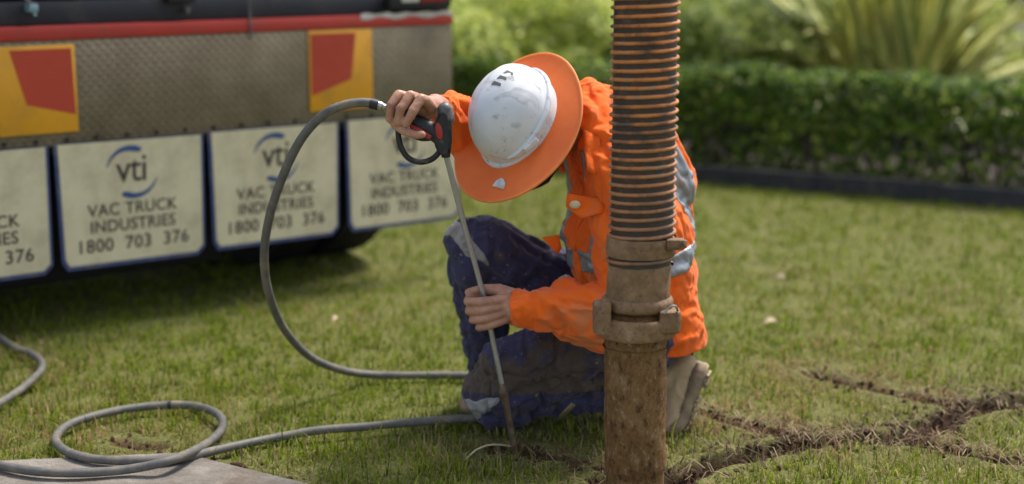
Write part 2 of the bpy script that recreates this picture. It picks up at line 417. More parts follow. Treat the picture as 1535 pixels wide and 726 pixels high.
# ------------------------------------------------------------------ planting behind the lawn
def leaf_cloud(n, sampler, size, cols, seed, asp=.5, updir=.5, droop=.0):
    """n bent leaves (two quads each) placed by sampler(r, n) -> points, outward normals"""
    r = np.random.default_rng(seed); p, nr = sampler(r, n); n = len(p)
    nr = nr+r.normal(0, .55, (n, 3))+np.array([0, 0, updir]); nr /= np.linalg.norm(nr, axis=1)[:, None]
    t = r.normal(size=(n, 3)); t -= nr*(t*nr).sum(1)[:, None]; t /= np.linalg.norm(t, axis=1)[:, None]; s = np.cross(nr, t)
    L = size*r.uniform(.55, 1.25, n)[:, None]; W = L*asp*.5
    mid = p+nr*L*.10
    V = np.stack([p-t*L*.5, mid-s*W, mid+s*W, p+t*L*.5-nr*L*.12], 1).reshape(-1, 3)
    o = (np.arange(n)*4)[:, None]; F = np.concatenate([o+np.array([0, 1, 2]), o+np.array([1, 3, 2])])
    cols = np.array(cols); k = r.integers(len(cols), size=n); c = cols[k]*r.uniform(.7, 1.25, n)[:, None]
    return V, F, np.repeat(c, 4, 0)
def pt(a, b, h=0): return Vector((EDGE_A.x, EDGE_A.y, 0))+ed*a+en*b+Vector((0, 0, h))     # along / behind the edging
# garden edging board
mb = MB(); M_edge = simple('dark_edging', (.030, .030, .034), .75, bmp=.002, bscale=60, dirt=(.09, .08, .06), dscale=8)
for i in range(22):
    a0 = -6.5+i*.6; pts = []
    mb.prism([pt(a0, -.03+.006*math.sin(i*1.7), 0), pt(a0, .045, 0), pt(a0, .045, .085+.004*math.sin(i*2.3)), pt(a0, -.02+.006*math.sin(i*1.7), .085+.004*math.sin(i*2.3))], ed*.596)
edging = mb.build('garden_edging', M_edge, smooth=False); tag(edging, 'low dark garden edging between the lawn and the hedge', 'edging')
M_mulch = simple('dark_mulch', (.040, .028, .018), .95, var=.25, vscale=40, bmp=.01, bscale=40)
mb = MB(); mb.add([pt(-6.5, .046, .035), pt(6.6, .046, .035), pt(6.6, 5.2, .03), pt(-6.5, 5.2, .03)], [(0, 1, 2, 3)]); tag(mb.build('garden_bed', M_mulch, smooth=False), kind='structure')
# clipped hedge
def hedge_sampler(a0, a1, b0, b1, h):
    def f(r, n):
        q = r.random((n, 3)); a = a0+(a1-a0)*q[:, 0]; face = r.random(n); b = np.empty(n); zz = np.empty(n); nr = np.zeros((n, 3))
        fr = face < .62; tp = ~fr; e2 = np.array(en)
        b[fr] = b0+np.abs(r.normal(0, .05, fr.sum())); zz[fr] = .01+(h-.0)*q[fr, 1]; nr[fr] = -e2
        b[tp] = b0+(b1-b0)*q[tp, 1]; zz[tp] = h-np.abs(r.normal(0, .03, tp.sum())); nr[tp] = (0, 0, 1)
        w_ = fbm(np.c_[a*2.2, b*2.2, zz*2.6], 3); b = b+.13*w_*fr; zz = zz+.075*fbm(np.c_[a*3, b*3, zz*0], 2)*(zz > .25)
        keep = r.random(n) < np.clip(.60+.9*fbm(np.c_[a*6, b*6, zz*6+4], 2)+.5*(zz > .3)+.8*(zz-.3), .10, 1)
        A = np.array(pt(0, 0)); D = np.array(ed)
        p = A+a[:, None]*D+b[:, None]*e2; p[:, 2] = zz; return p[keep], nr[keep]
    return f
hedge = empty('hedge', pt(0, .5), 0, 'clipped dark green hedge running behind the low dark edging', 'hedge')
HG = [(.045, .10, .009), (.085, .155, .014), (.06, .12, .012), (.16, .22, .025), (.022, .048, .007), (.22, .27, .06)]
v_, f_, c_ = leaf_cloud(52000, hedge_sampler(-6.2, 6.4, .10, .75, .545), .045, HG, 11, .55, .35)
me = np_mesh('foliage', v_, f_, c_, M_leaf); link('foliage', me, None, hedge)['kind'] = 'stuff'
mb = MB(); M_core = simple('hedge_twigs', (.035, .028, .018), .9)
for i in range(300):
    a = random.uniform(-6.2, 6.4); bq = random.uniform(.22, .6); p = pt(a, bq, 0)
    mb.tube([p, p+Vector((random.gauss(0, .05), random.gauss(0, .04), .27)), p+Vector((random.gauss(0, .1), random.gauss(0, .07), .5))], [.007, .005, .003], n=5)
link('stems', mb.mesh('stems'), M_core, hedge)['kind'] = 'stuff'
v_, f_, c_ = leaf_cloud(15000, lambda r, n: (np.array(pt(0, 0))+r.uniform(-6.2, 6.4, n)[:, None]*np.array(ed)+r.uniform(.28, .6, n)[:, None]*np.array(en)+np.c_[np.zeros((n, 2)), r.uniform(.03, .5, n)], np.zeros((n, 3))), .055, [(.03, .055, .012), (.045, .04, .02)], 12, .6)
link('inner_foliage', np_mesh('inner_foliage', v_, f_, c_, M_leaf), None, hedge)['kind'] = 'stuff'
# loose bright shrubs behind the hedge
M_bark = simple('bark', (.09, .065, .045), .9, bmp=.004, bscale=60)
def shrub(x, y, rad, h, cols, label, seed, n=9000, size=.075, name='garden_shrub', asp=.5, group='loose bright shrubs behind the hedge'):
    s = empty(name, (x, y, 0), 0, label, 'shrub', group)
    def smp(r, n):
        u = r.normal(size=(n, 3)); u /= np.linalg.norm(u, axis=1)[:, None]; k = 1-np.abs(r.normal(0, .22, n)); k = np.clip(k, .25, 1)
        lump = 1+.30*fbm(u*1.8+seed, 3)
        p = u*(k*lump)[:, None]*np.array([rad, rad, h*.5])+np.array([x, y, h*.52]); p[:, 2] = np.maximum(p[:, 2], .02)
        keep = r.random(n) < np.clip(.75+1.3*noise(p*4.5+seed), .05, 1); return p[keep], u[keep]
    v_, f_, c_ = leaf_cloud(n, smp, size, cols, seed, asp, .8)
    link('foliage', np_mesh('foliage', v_, f_, c_, M_leaf), None, s)['kind'] = 'stuff'
    mb = MB(); rr = random.Random(seed)
    for i in range(7):
        a = rr.uniform(0, 6.28); p = Vector((x, y, 0))
        mb.tube([p+Vector((math.cos(a)*.04, math.sin(a)*.04, 0)), p+Vector((math.cos(a)*rad*.35, math.sin(a)*rad*.35, h*.4)), p+Vector((math.cos(a)*rad*.7, math.sin(a)*rad*.7, h*.8))], [.018, .011, .004], n=6)
    mb.build('stems', M_bark, s)
LG = [(.36, .43, .06), (.46, .52, .10), (.26, .34, .04), (.56, .58, .22), (.15, .21, .03), (.42, .45, .07)]
DG = [(.06, .10, .02), (.10, .15, .03), (.14, .20, .04), (.05, .08, .015)]
shrub(-.50, 9.75, .62, .86, LG, 'bright yellow green shrub just right of the truck corner', 21)
shrub(.35, 10.1, .60, .93, LG, 'yellow green shrub behind the hard hat', 22)
shrub(1.15, 9.9, .55, .88, [(.22, .29, .05), (.30, .34, .08), (.16, .22, .04)], 'pale green shrub behind the left side of the ribbed hose', 23)
shrub(-1.5, 10.0, .8, .95, DG, 'darker green shrub hidden mostly behind the truck', 24, 6000)
shrub(1.85, 10.3, .62, .98, [(.26, .33, .08), (.34, .38, .13), (.18, .24, .05)], 'light green shrub between ribbed hose and spiky plant', 25)
shrub(3.95, 10.2, .6, .80, LG, 'yellow green shrub at right edge beside the spiky plant', 26)
shrub(2.9, 11.3, .9, .96, LG, 'soft light green shrub behind the spiky plant', 27)
shrub(5.1, 10.4, .7, .92, LG, 'yellow green shrub beyond the right end of the planting', 28, 6000)
shrub(0.1, 11.6, .9, 1.02, LG, 'tallest light green shrub in the back row', 29)
shrub(1.5, 11.8, .9, .96, DG, 'mid green shrub in the back row behind the hose', 30)
shrub(-1.2, 11.5, .9, 1.0, DG, 'mid green shrub in the back row near the truck', 31)
# flax plant with long striped leaves
M_flax, t, b = nodes_of('flax_leaf')
a = N(t, 'ShaderNodeAttribute', attribute_name='edge'); oi = N(t, 'ShaderNodeObjectInfo')
r1 = ramp(t, oi.outputs['Random'], [(.0, (.16, .24, .05)), (.35, (.32, .38, .09)), (.7, (.48, .48, .14)), (1, (.22, .29, .09))])
r2 = ramp(t, oi.outputs['Random'], [(.0, (.70, .68, .24)), (.5, (.76, .68, .22)), (1, (.58, .60, .22))])
k = ramp(t, a.outputs['Fac'], [(.45, (0, 0, 0)), (.62, (1, 1, 1))])
t.links.new(mix(t, k.outputs[0], r1.outputs[0], r2.outputs[0]), b.inputs['Base Color']); b.inputs['Roughness'].default_value = .4
flax = empty('flax_plant', tuple(G(1345, 205)), 0, 'large spiky plant with long yellow striped leaves behind hedge', 'spiky plant')
fb = Vector((P(1345, 130, 9.55).x, 9.55, .12)); flax.location = (fb.x, fb.y, 0); bpy.context.view_layer.update()
rr = random.Random(5); leaves = []
for v in range(6):
    L = 1.45; n = 9; V = []; F = []; E = []; bend = [.10, .22, .35, .55, .75, 1.0][v]
    for i in range(n+1):
        t_ = i/n; wd = .060*(math.sin(math.pi*min(1, t_*.85+.15))**.6)*(1 if t_ < .75 else max(.03, (1-t_)/.25)); an = bend*t_*t_
        x = L*(math.sin(an)*.55*t_); zz = L*t_*math.cos(an*.8)
        for j, s_ in enumerate((-1, -.5, 0, .5, 1)):
            V.append((x-abs(s_)*.008, s_*wd, zz)); E.append(abs(s_))
    for i in range(n):
        for j in range(4): F.append((i*5+j, i*5+j+1, i*5+j+6, i*5+j+5))
    leaves.append(np_mesh('leaf', np.array(V, float), np.array(F), mat=M_flax, extra={'edge': E}, smooth=True))
for i in range(215):
    tilt = min(1.15, abs(rr.gauss(0, .52))); az = rr.uniform(0, 2*math.pi)
    if i < 70:   # fan mostly broadside
        az = (0 if rr.random() < .5 else math.pi)+rr.gauss(0, .55); tilt = rr.uniform(.03, 1.15)
    o = bpy.data.objects.new('leaf', leaves[min(5, int(tilt*4.2))]); COL.objects.link(o); o.parent = flax
    o.location = (rr.gauss(0, .10)+math.cos(az)*.10*tilt, rr.gauss(0, .08), rr.uniform(.02, .12)); o.rotation_euler = (0, tilt, az)
    s_ = rr.uniform(.65, 1.05); o.scale = (s_, s_*rr.uniform(.85, 1.3), s_)
# far ground: road and a parked silver car
M_road = simple('asphalt', (.055, .055, .057), .9, bmp=.003)
mb = MB(); mb.add([(-60, 19, .02), (80, 19, .02), (80, 31, .02), (-60, 31, .02)], [(0, 1, 2, 3)]); tag(mb.build('road', M_road, smooth=False), kind='structure')
M_silver = simple('silver_paint', (.50, .53, .57), .25, .6, var=.03); M_glass = simple('dark_glass', (.02, .025, .03), .08); M_tyre = simple('tyre_rubber', (.015, .015, .016), .8); M_rim = simple('wheel_rim', (.35, .35, .36), .35, .8)
def car(x, y, rz):
    c = empty('parked_car', (x, y, .02), rz, 'silver grey car parked far beyond the planting', 'car')
    side = [(-2.15, .28), (-2.2, .62), (-2.05, .92), (-1.35, 1.0), (-.75, 1.42), (.45, 1.46), (1.15, 1.02), (1.95, .88), (2.2, .62), (2.2, .3)]
    def arch(cx): return [(cx+.37*math.cos(a), .32+.37*math.sin(a)) for a in [math.radians(d) for d in range(0, 181, 20)]]
    pl = side+[(1.72, .26)]+arch(1.35)+[(.9, .22), (-.9, .22)]+arch(-1.35)+[(-1.75, .26)]
    mb = MB(); mb.prism([(p[0], -.85, p[1]) for p in pl], (0, 1.7, 0)); mb.build('body', M_silver, c, True, angle=30)
    for sgn in (-1, 1):
        mb = MB(); mb.prism([(-1.15, .855*sgn, 1.0), (-.72, .855*sgn, 1.34), (.42, .855*sgn, 1.38), (1.0, .855*sgn, 1.03)], (0, .01*sgn, 0)); mb.build('side_window', M_glass, c, True)
        for wx in (-1.35, 1.35):
            mb = MB(); mb.lathe([(.2, 0), (.30, 0), (.325, .03), (.325, .19), (.30, .22), (.2, .22)], (wx, sgn*.86-(.22 if sgn > 0 else 0), .325), (0, 1, 0)); wh = mb.build('wheel', M_tyre, c, True)
            mb = MB(); mb.lathe([(.05, 0), (.2, 0), (.2, .24), (.05, .24)], (wx, sgn*.87-(.24 if sgn > 0 else 0), .325), (0, 1, 0), 16); mb.build('rim', M_rim, wh, True)
    mb = MB(); mb.prism([(-2.07, -.7, .92), (-1.40, -.68, 1.04), (-.80, -.66, 1.40), (-.86, -.66, 1.41)], (0, 1.36, 0)); mb.build('rear_window', M_glass, c, True)
    for sgn in (-.6, .6):
        mb = MB(); mb.box((-2.19, sgn, .74), (.04, .3, .13), bev=.01); mb.build('tail_light', M_gunred, c, True)
car(10.8, 29, 0)

# ------------------------------------------------------------------ truck
TA, TB = 6.4, .82; TH = math.atan(TB)
def TP(px, py):
    d = ray(px, py); k = TA/(d.y-TB*d.x); return d*k+Vector((0, 0, CH))
corner = TP(678, 100); corner.z = 0
truck = empty('vacuum_truck', tuple(corner), TH, 'dark vacuum truck rear with red stripe and checker plate bumper', 'truck')
TK = .906
truck.scale = (TK, TK, TK); truck.location = (corner.x*TK, corner.y*TK, CH*(1-TK))
TM = Matrix.Translation(corner) @ Matrix.Rotation(TH, 4, 'Z'); TI = TM.inverted()
def TL(px, py): q = TI @ TP(px, py); return q.x, q.z
WT = 2.66; ZG = -CH*(1-TK)/TK      # local height of the ground under the truck
M_navy = simple('navy_paint', (.010, .013, .022), .6, bmp=.0004, dirt=(.07, .065, .055), dscale=6, dlo=.5, dhi=.9)
M_red = simple('red_stripe', (.42, .030, .018), .55, var=.08, vscale=4, dirt=(.22, .07, .045), dscale=9, dlo=.5, dhi=.9)
M_signy = simple('yellow_reflective', (.72, .33, .012), .5, var=.06, vscale=5, dirt=(.35, .19, .04), dscale=7, dlo=.5, dhi=.95)
M_signr = simple('red_reflective', (.46, .045, .014), .5, var=.08, vscale=4)
M_flap = simple('cream_flap', (.68, .61, .40), .75, var=.07, vscale=4, dirt=(.34, .28, .17), dscale=6, dlo=.45, dhi=.9)
M_blue = simple('blue_border', (.055, .075, .20), .6, dirt=(.16, .15, .16), dscale=9); M_ink = simple('dark_ink', (.045, .038, .032), .7, dirt=(.22, .19, .12), dscale=20, dlo=.55, dhi=.85)
M_logo = simple('logo_blue', (.035, .09, .23), .6)
M_white = simple('scuffed_white', (.62, .60, .54), .6, dirt=(.35, .30, .24), dscale=20)
# checker plate material: raised bars alternating in direction, worn
M_plate, t, b = nodes_of('checker_plate')
tc = N(t, 'ShaderNodeTexCoord'); sp = N(t, 'ShaderNodeSeparateXYZ'); t.links.new(tc.outputs['Object'], sp.inputs[0])
def mth(op, a, b_=None, c_=None):
    n = t.nodes.new('ShaderNodeMath'); n.operation = op
    for i, v in enumerate((a, b_, c_)):
        if v is None: continue
        if isinstance(v, (int, float)): n.inputs[i].default_value = v
        else: t.links.new(v, n.inputs[i])
    return n.outputs[0]
fx = mth('SINE', mth('MULTIPLY', mth('ADD', sp.outputs[0], sp.outputs[2]), 90)); fz = mth('SINE', mth('MULTIPLY', mth('SUBTRACT', sp.outputs[0], sp.outputs[2]), 90)); prod = mth('MULTIPLY', fx, fz)
hgt = mth('SMOOTH_MAX', mth('ABSOLUTE', prod), .35, .1)
n1 = tex(t, 5, 6, .7); cc = ramp(t, n1.outputs[0], [(.3, (.135, .105, .062)), (.55, (.19, .152, .095)), (.8, (.25, .21, .145))])
n3 = tex(t, 40, 4, .6); kx = mth('MULTIPLY', mth('SUBTRACT', prod, .2), .5)
k2 = ramp(t, prod, [(.25, (0, 0, 0)), (.7, (1, 1, 1))])
t.links.new(mix(t, k2.outputs[0], cc.outputs[0], mix(t, .16, cc.outputs[0], (.06, .045, .03))), b.inputs['Base Color'])
b.inputs['Metallic'].default_value = .35; b.inputs['Roughness'].default_value = .5
bump(t, b, hgt, .002)
zs0, zs1 = .890, .940; zp = .532
L = lambda n, m, **k: None
def tbox(name, mat, x0, x1, y0, y1, z0, z1, bev=.003, parent=None, smooth=True):
    mb = MB(); mb.box(((x0+x1)/2, (y0+y1)/2, (z0+z1)/2), (x1-x0, y1-y0, z1-z0), bev=bev)
    o = link(name, mb.mesh(name, smooth), mat, parent or truck, True); return o
tbox('bumper_plate', M_plate, -WT, 0, 0, .012, zp, zs0)
tbox('bumper_frame', M_under, -WT+.02, -.02, .014, .16, zp+.01, zs1)
tbox('red_stripe', M_red, -WT, .004, -.004, .05, zs0+.002, zs1)
tbox('deck', M_navy, -WT, 0, .02, 6.6, zs1+.002, 1.02)
body = tbox('tank_body', M_navy, -WT+.02, -.03, .05, 6.2, 1.022, 2.75, .05)
for xx in (-2.2, -1.6, -.82, -.25): tbox('body_rib', M_navy, xx-.02, xx+.02, .01, .048, 1.03, 2.7)
tbox('chassis', M_under, -WT+.55, -.55, .18, 6.6, .42, .94); tbox('cab', M_white, -WT, 0, 6.75, 8.6, .5, 2.8, .12); tbox('cab_window', M_glass, -WT+.15, -.15, 8.58, 8.62, 1.7, 2.5, .03)
tbox('gap_shade_box', M_under, -WT+.15, -.9, .36, .46, -.02, .5, .01)  # added dark box, stands in for shade behind and below the mud flaps
tbox('underbody', M_under, -WT+.1, -.1, .9, 1.0, .35, .9)
# thin seam with cable, white scuff, lamp, fittings
x, z_ = TL(373, 25); mb = MB(); mb.tube([(x, -.008, 1.3), (x+.002, -.008, 1.1), (x, -.008, .98), (x+.002, -.009, .87)], .004, n=8); mb.build('cable', M_gungrey, truck, True)
xa = TL(540, 22)[0]; mb = MB(); n = 14; top = [(xa+(0.02-xa-.02)*i/n, 0, zs1+.004+(.004*math.sin(i*2.1))) for i in range(n+1)]; bot = [(xa+(-xa)*i/n, 0, zs1-.014-.006*math.sin(i*1.3+1)) for i in range(n, -1, -1)]
mb.prism([(p[0]-.001, -.0075, p[2]) for p in top+bot], (0, .003, 0)); mb.build('worn_edge', M_white, truck, True)
def lamp_at(px, py, name, w_, h_, mat):
    x, z_ = TL(px, py); return tbox(name, mat, x-w_/2, x+w_/2, -.03, .018, z_-h_/2, z_+h_/2, .008)
M_pale = simple('pale_blue_metal', (.22, .33, .38), .5, .2); M_lampr = simple('lamp_red', (.30, .02, .03), .2)
lk = lamp_at(46, 12, 'padlock', .035, .03, M_pale)
x, z_ = TL(48, 22); mb = MB(); mb.tube([(x, -.02, z_+.012), (x+.002, -.022, z_-.005)], .006, n=8); mb.build('key', M_pale, lk, True)
x, z_ = TL(40, 2); mb = MB(); mb.tube([(x-.02, -.02, z_+.02), (x, -.02, z_-.004), (x+.016, -.02, z_-.012)], .007, n=8); mb.build('shackle', M_gungrey, lk, True)
lamp_at(268, -2, 'latch_plate', .11, .03, M_under); x, z_ = TL(280, 15); mb = MB(); mb.prism([(x-.013, -.012, z_+.01), (x+.013, -.012, z_+.01), (x, -.012, z_-.014)], (0, .02, 0)); mb.build('latch_tip', M_gungrey, truck, True)
hs = lamp_at(625, 2, 'lamp_housing', .30, .055, M_under); x, z_ = TL(605, -1)
tbox('lens', M_white, x-.03, x+.05, -.034, -.028, z_-.012, z_+.02, .002, hs); tbox('lens', M_lampr, x+.055, x+.18, -.034, -.028, z_-.012, z_+.02, .002, hs)
# reflective signs
def sign(xl, xr, z0, z1, flip):
    s = tbox('marker_sign', M_signy, xl, xr, -.008, -.002, z0, z1, .002)
    q = lambda u, v: ((xl+(xr-xl)*(1-u if flip else u)), -.0095, z0+(z1-z0)*v)
    mb = MB(); mb.prism([q(*p) for p in ([(.05, .955), (.82, .955), (.64, .34), (.03, .20)] if flip else [(.025, .96), (.73, .96), (.65, .38), (.025, .20)])], (0, .001, 0)); mb.build('red_panel', M_signr, s, True, smooth=False)
xr0, z1 = TL(556, 43); xl0, z0 = TL(464, 168)
xr1, z3 = TL(110, 66); xl1, z2 = TL(-2, 206)
sign(xl0, xr0, z0, z1, False); sign(xl1, xr1, z2, z3, True)
M_bolt = simple('dark_bolt', (.03, .027, .022), .5, .5)
bx = [TL(p, 200)[0] for p in (5, 53, 100, 145, 190, 234, 278, 321, 362, 402, 443, 482, 520, 558)]; st = bx[4]-bx[3]
me_b = MB().lathe([(.0075, 0), (.0075, .004), (.005, .008)], (0, 0, 0), (0, -1, 0), 8).mesh('bolt')
me_b.materials.append(M_bolt)
xx = bx[0]-7*st
for x in [bx[0]-st*i for i in range(7, 0, -1)]+bx+[bx[-1]+st, bx[-1]+2*st, bx[-1]+3*st]:
    if -WT+.03 < x < -.02:
        o = bpy.data.objects.new('bolt', me_b); COL.objects.link(o); o.parent = truck; o.location = (x, -.001, zp+.022)
tbox('flap_bracket', M_under, -WT+.02, -.02, .016, .05, zp-.03, zp+.008)
# mud flaps with their lettering
def text_mesh(s, size, off=0.0, sx=1.0, sp=1.0):
    c = bpy.data.curves.new('t', 'FONT'); c.body = s; c.size = size; c.align_x = 'CENTER'; c.offset = off; c.extrude = .0004; c.space_character = sp; c.resolution_u = 3
    o = bpy.data.objects.new('t', c); COL.objects.link(o); dg = bpy.context.evaluated_depsgraph_get(); dg.update()
    me = bpy.data.meshes.new_from_object(o.evaluated_get(dg)); bpy.data.objects.remove(o); me.materials.clear()
    me.transform(Matrix.Rotation(math.pi/2, 4, 'X') @ Matrix.Scale(sx, 4, (1, 0, 0)))
    # one mesh per letter: islands that overlap in x belong together
    bm = bmesh.new(); bm.from_mesh(me); bm.verts.ensure_lookup_table(); seen = set(); isl = []
    for v in bm.verts:
        if v in seen: continue
        st = [v]; seen.add(v); g = []
        while st:
            a = st.pop(); g.append(a)
            for e_ in a.link_edges:
                b_ = e_.other_vert(a)
                if b_ not in seen: seen.add(b_); st.append(b_)
        isl.append([min(q.co.x for q in g), max(q.co.x for q in g), g])
    isl.sort(key=lambda q: q[0]); out = []
    for q in isl:
        if out and q[0] < out[-1][1]-.3*min(q[1]-q[0], out[-1][1]-out[-1][0]): out[-1][2] += q[2]; out[-1][1] = max(out[-1][1], q[1])
        else: out.append(q)
    res = []
    for x0, x1, g in out:
        idx = {v: i for i, v in enumerate(g)}; fs = [[idx[v] for v in f.verts] for f in bm.faces if f.verts[0] in idx]
        m2 = bpy.data.meshes.new('letter'); m2.from_pydata([tuple(v.co) for v in g], [], fs); res.append(m2)
    bm.free(); bpy.data.meshes.remove(me); return res
def crescent(cx, cz, R, a0, a1, w_, y, thick_at):
    n = 20; o_, i_ = [], []
    for k in range(n+1):
        u = k/n; a = math.radians(a0+(a1-a0)*u); th = w_*(math.sin(math.pi*min(1, u*thick_at))**.8 if u*thick_at < .5 else 1)*(1 if u < .93 else .7)
        th = w_*(u**.8)*(1-.35*max(0, (u-.85)/.15))+.001
        o_.append((cx+R*math.cos(a), y, cz+R*math.sin(a))); i_.append((cx+(R-th)*math.cos(a), y, cz+(R-th)*math.sin(a)))
    return o_+i_[::-1]
FW, FH = .56, .44
def flap_shape(w_, h_, c_, y, t_):
    return [(-w_/2, y, 0), (-w_/2+.015, y, -h_+c_), (-w_/2+.015+c_*.6, y, -h_), (w_/2-c_, y, -h_), (w_/2, y, -h_+c_), (w_/2, y, 0)]
mtext = [('VAC TRUCK', .060, -.258, .98, 1.05), ('INDUSTRIES', .060, -.316, .99, 1.03), ('1800  703  376', .066, -.384, 1.0, 1.06)]
TXT = [text_mesh(s_, z, .0004, sx, sp_) for s_, z, _, sx, sp_ in mtext]; VTI = text_mesh('vti', .140, .0005, .92, .95)
def flap(x0, tilt, twist, mat):
    f = MB().prism(flap_shape(FW, FH, .03, 0, 0), (0, .010, 0)).build('mud_flap', M_blue, truck, True, smooth=False)
    f.location = (x0, -.016, zp+.004); f.rotation_euler = (tilt, twist, 0)
    p = MB().prism([(x*.960+.001, -.0015, z*.967) for x, y, z in flap_shape(FW, FH, .025, 0, 0)], (0, .001, 0)).build('panel', M_flap, f, True, smooth=False)
    for me_, (s_, sz, zz, sx, sp_) in zip(TXT, mtext):
        for q in me_: o = link('letter', q, M_ink, f, True); o.location = (0, -.003, zz)
    for q in VTI: o = link('letter', q, M_ink, f, True); o.location = (0, -.003, -.145)
    MB().prism(crescent(-.005, -.11, .092, 170, 62, .024, -.0032, 1), (0, .001, 0)).build('logo_arc', M_logo, f, True, smooth=False)
    MB().prism(crescent(.006, -.115, .092, -15, -122, .024, -.0032, 1), (0, .001, 0)).build('logo_arc', M_logo, f, True, smooth=False)
    b2 = MB().box((0, .014, -.02), (FW*.9, .008, .05), bev=.002).build('clamp_strip', M_under, f, True)
cen_ = [(TL(302, 300)[0]+TL(86, 300)[0])/2-.0, (TL(508, 300)[0]+TL(312, 300)[0])/2, (TL(690, 300)[0]+TL(515, 300)[0])/2]
cen = cen_
print('PITCH', cen[1]-cen[0], cen[2]-cen[1])
for x0, tl, tw in ((cen[0]-(cen[1]-cen[0]), .03, .0), (cen[0], .02, .010), (cen[1], .03, .006), (cen[2], .02, .008)):
    flap(x0, tl, tw, None)
# wheels: two dual pairs on the rear axle
def wheel(x0, x1, y):
    R = .52; c = (x0, y, ZG+R-.01); wd = x1-x0
    prof = [(.30, 0), (.33, -.004), (.44, .0), (R-.02, .02)]; m = 5
    for i in range(m):
        a = .03+(wd-.06)*i/m; b_ = .03+(wd-.06)*(i+1)/m; prof += [(R, a+.004), (R, b_-.012), (R-.014, b_-.010), (R-.014, b_-.002)]
    prof += [(R, wd-.03), (R-.02, wd-.02), (.44, wd), (.33, wd+.004), (.30, wd)]
    o = MB().lathe(prof, c, (1, 0, 0), 40).build('wheel', M_tyre, truck, True)
    MB().lathe([(.06, .04), (.12, .02), (.28, .06), (.295, .01), (.295, wd-.01), (.28, wd-.06), (.12, wd-.02), (.06, wd-.04)], c, (1, 0, 0), 24).build('rim', M_rim, o, True)
for y in (.72, 5.4+1.9):
    for x0 in ((-WT+.06, -WT+.36, -.66, -.36) if y < 5 else (-WT+.08, -.38)): wheel(x0, x0+.27, y)
tbox('axle', M_under, -WT+.3, -.3, .80, .92, .42, .56, .02)

# ------------------------------------------------------------------ suction hose and pipe
M_mudpipe, t, b = nodes_of('mud_caked_steel')
n1 = tex(t, 9, 6, .7); r1 = ramp(t, n1.outputs[0], [(.3, (.16, .074, .024)), (.5, (.29, .148, .050)), (.72, (.40, .235, .10))])
n2 = tex(t, 62, 7, .85, stretch=(1, 1, .55)); k = ramp(t, n2.outputs[0], [(.54, (0, 0, 0)), (.62, (1, 1, 1))]); kd = ramp(t, n2.outputs[0], [(.38, (1, 1, 1)), (.47, (0, 0, 0))])
c1 = mix(t, k.outputs[0], r1.outputs[0], (.46, .33, .20)); c2 = mix(t, kd.outputs[0], c1, (.055, .03, .018))
t.links.new(c2, b.inputs['Base Color']); b.inputs['Roughness'].default_value = .85; b.inputs['Specular IOR Level'].default_value = .3
bump(t, b, n2.outputs[0], .014); bump(t, b, tex(t, 22, 6, .7).outputs[0], .014)
M_mudgrey, t, b = nodes_of('mud_stained_alloy')
n1 = tex(t, 11, 6, .75); r1 = ramp(t, n1.outputs[0], [(.34, (.11, .056, .026)), (.47, (.20, .112, .052)), (.60, (.28, .17, .085)), (.76, (.42, .33, .22))])
n2 = tex(t, 90, 5, .8); kd = ramp(t, n2.outputs[0], [(.30, (1, 1, 1)), (.45, (0, 0, 0))])
t.links.new(mix(t, kd.outputs[0], r1.outputs[0], (.06, .04, .025)), b.inputs['Base Color']); b.inputs['Roughness'].default_value = .7
bump(t, b, n2.outputs[0], .003); bump(t, b, tex(t, 25, 5).outputs[0], .004)
PY = 3.16
def pc(py, px): return P(px, py, PY)
pbot = Vector(P(952.5, 726, PY)); pbot.z = -.06; pbot.x = P(951.5, 745, PY).x
axisT = pc(350, 962)
pts_ax = [pbot, pc(500, 952.5), pc(440, 956), pc(350, 962.5), pc(200, 965.5), pc(0, 968)]
def axis_at(py):
    ys = [745, 500, 440, 350, 200, 0, -400]; xs = [951.5, 952.5, 956, 962, 964.5, 968, 976]
    return P(float(np.interp(-py, [-y for y in ys], xs)), py, PY)
SC = FPX/PY*.985
hose = empty('suction_hose', (pbot.x, PY, 0), 0, 'tall muddy suction pipe with orange ribbed hose above steel couplings', 'suction hose')
zt = axis_at(352).z
# steel pipe: lumpy with caked mud, slightly flared mid section
def muddy_tube(zs, rs, name, mat, lump, n=96, seed=0, cap=True):
    V = []; m = len(zs)
    for z_, r_ in zip(zs, rs):
        y_px = np.interp(-z_, [-axis_at(q).z for q in (-400, 0, 200, 350, 440, 500, 745)], [-400, 0, 200, 350, 440, 500, 745]); c = axis_at(float(y_px))
        a = np.arange(n)*2*np.pi/n; V.append(np.c_[c.x+np.cos(a)*r_, c.y+np.sin(a)*r_, np.full(n, z_)])
    V = np.concatenate(V); F = np.array([(i*n+k_, i*n+(k_+1) % n, (i+1)*n+(k_+1) % n, (i+1)*n+k_) for i in range(m-1) for k_ in range(n)])
    a = np.tile(np.arange(n)*2*np.pi/n, m); nr = np.c_[np.cos(a), np.sin(a), np.zeros(len(a))]
    d = fbm(V*np.array([18, 18, 12])+seed, 3)*lump+np.maximum(0, noise(V*55+seed))*lump*.9; V = V+nr*d[:, None]
    me = np_mesh(name, V, F, mat=mat, smooth=True); return link(name, me, None, hose)
z515, z497, z445, z385, z352 = [axis_at(q).z for q in (517, 499, 447, 386, 352)]
zz = np.linspace(-.10, z515, 70); rr_ = .0655+.0*zz; rr_ = np.where(zz > axis_at(700).z, .0668, .0655); rr_ = np.where(zz < axis_at(700).z, .0640, rr_)
rr_ = np.where((zz > z515-.006), .0695, rr_)
muddy_tube(zz, rr_, 'steel_pipe', M_mudpipe, .0022)
muddy_tube(np.linspace(z515, z497+.002, 10), [.0665]*10, 'pipe_end', M_mudpipe, .0014, seed=4)
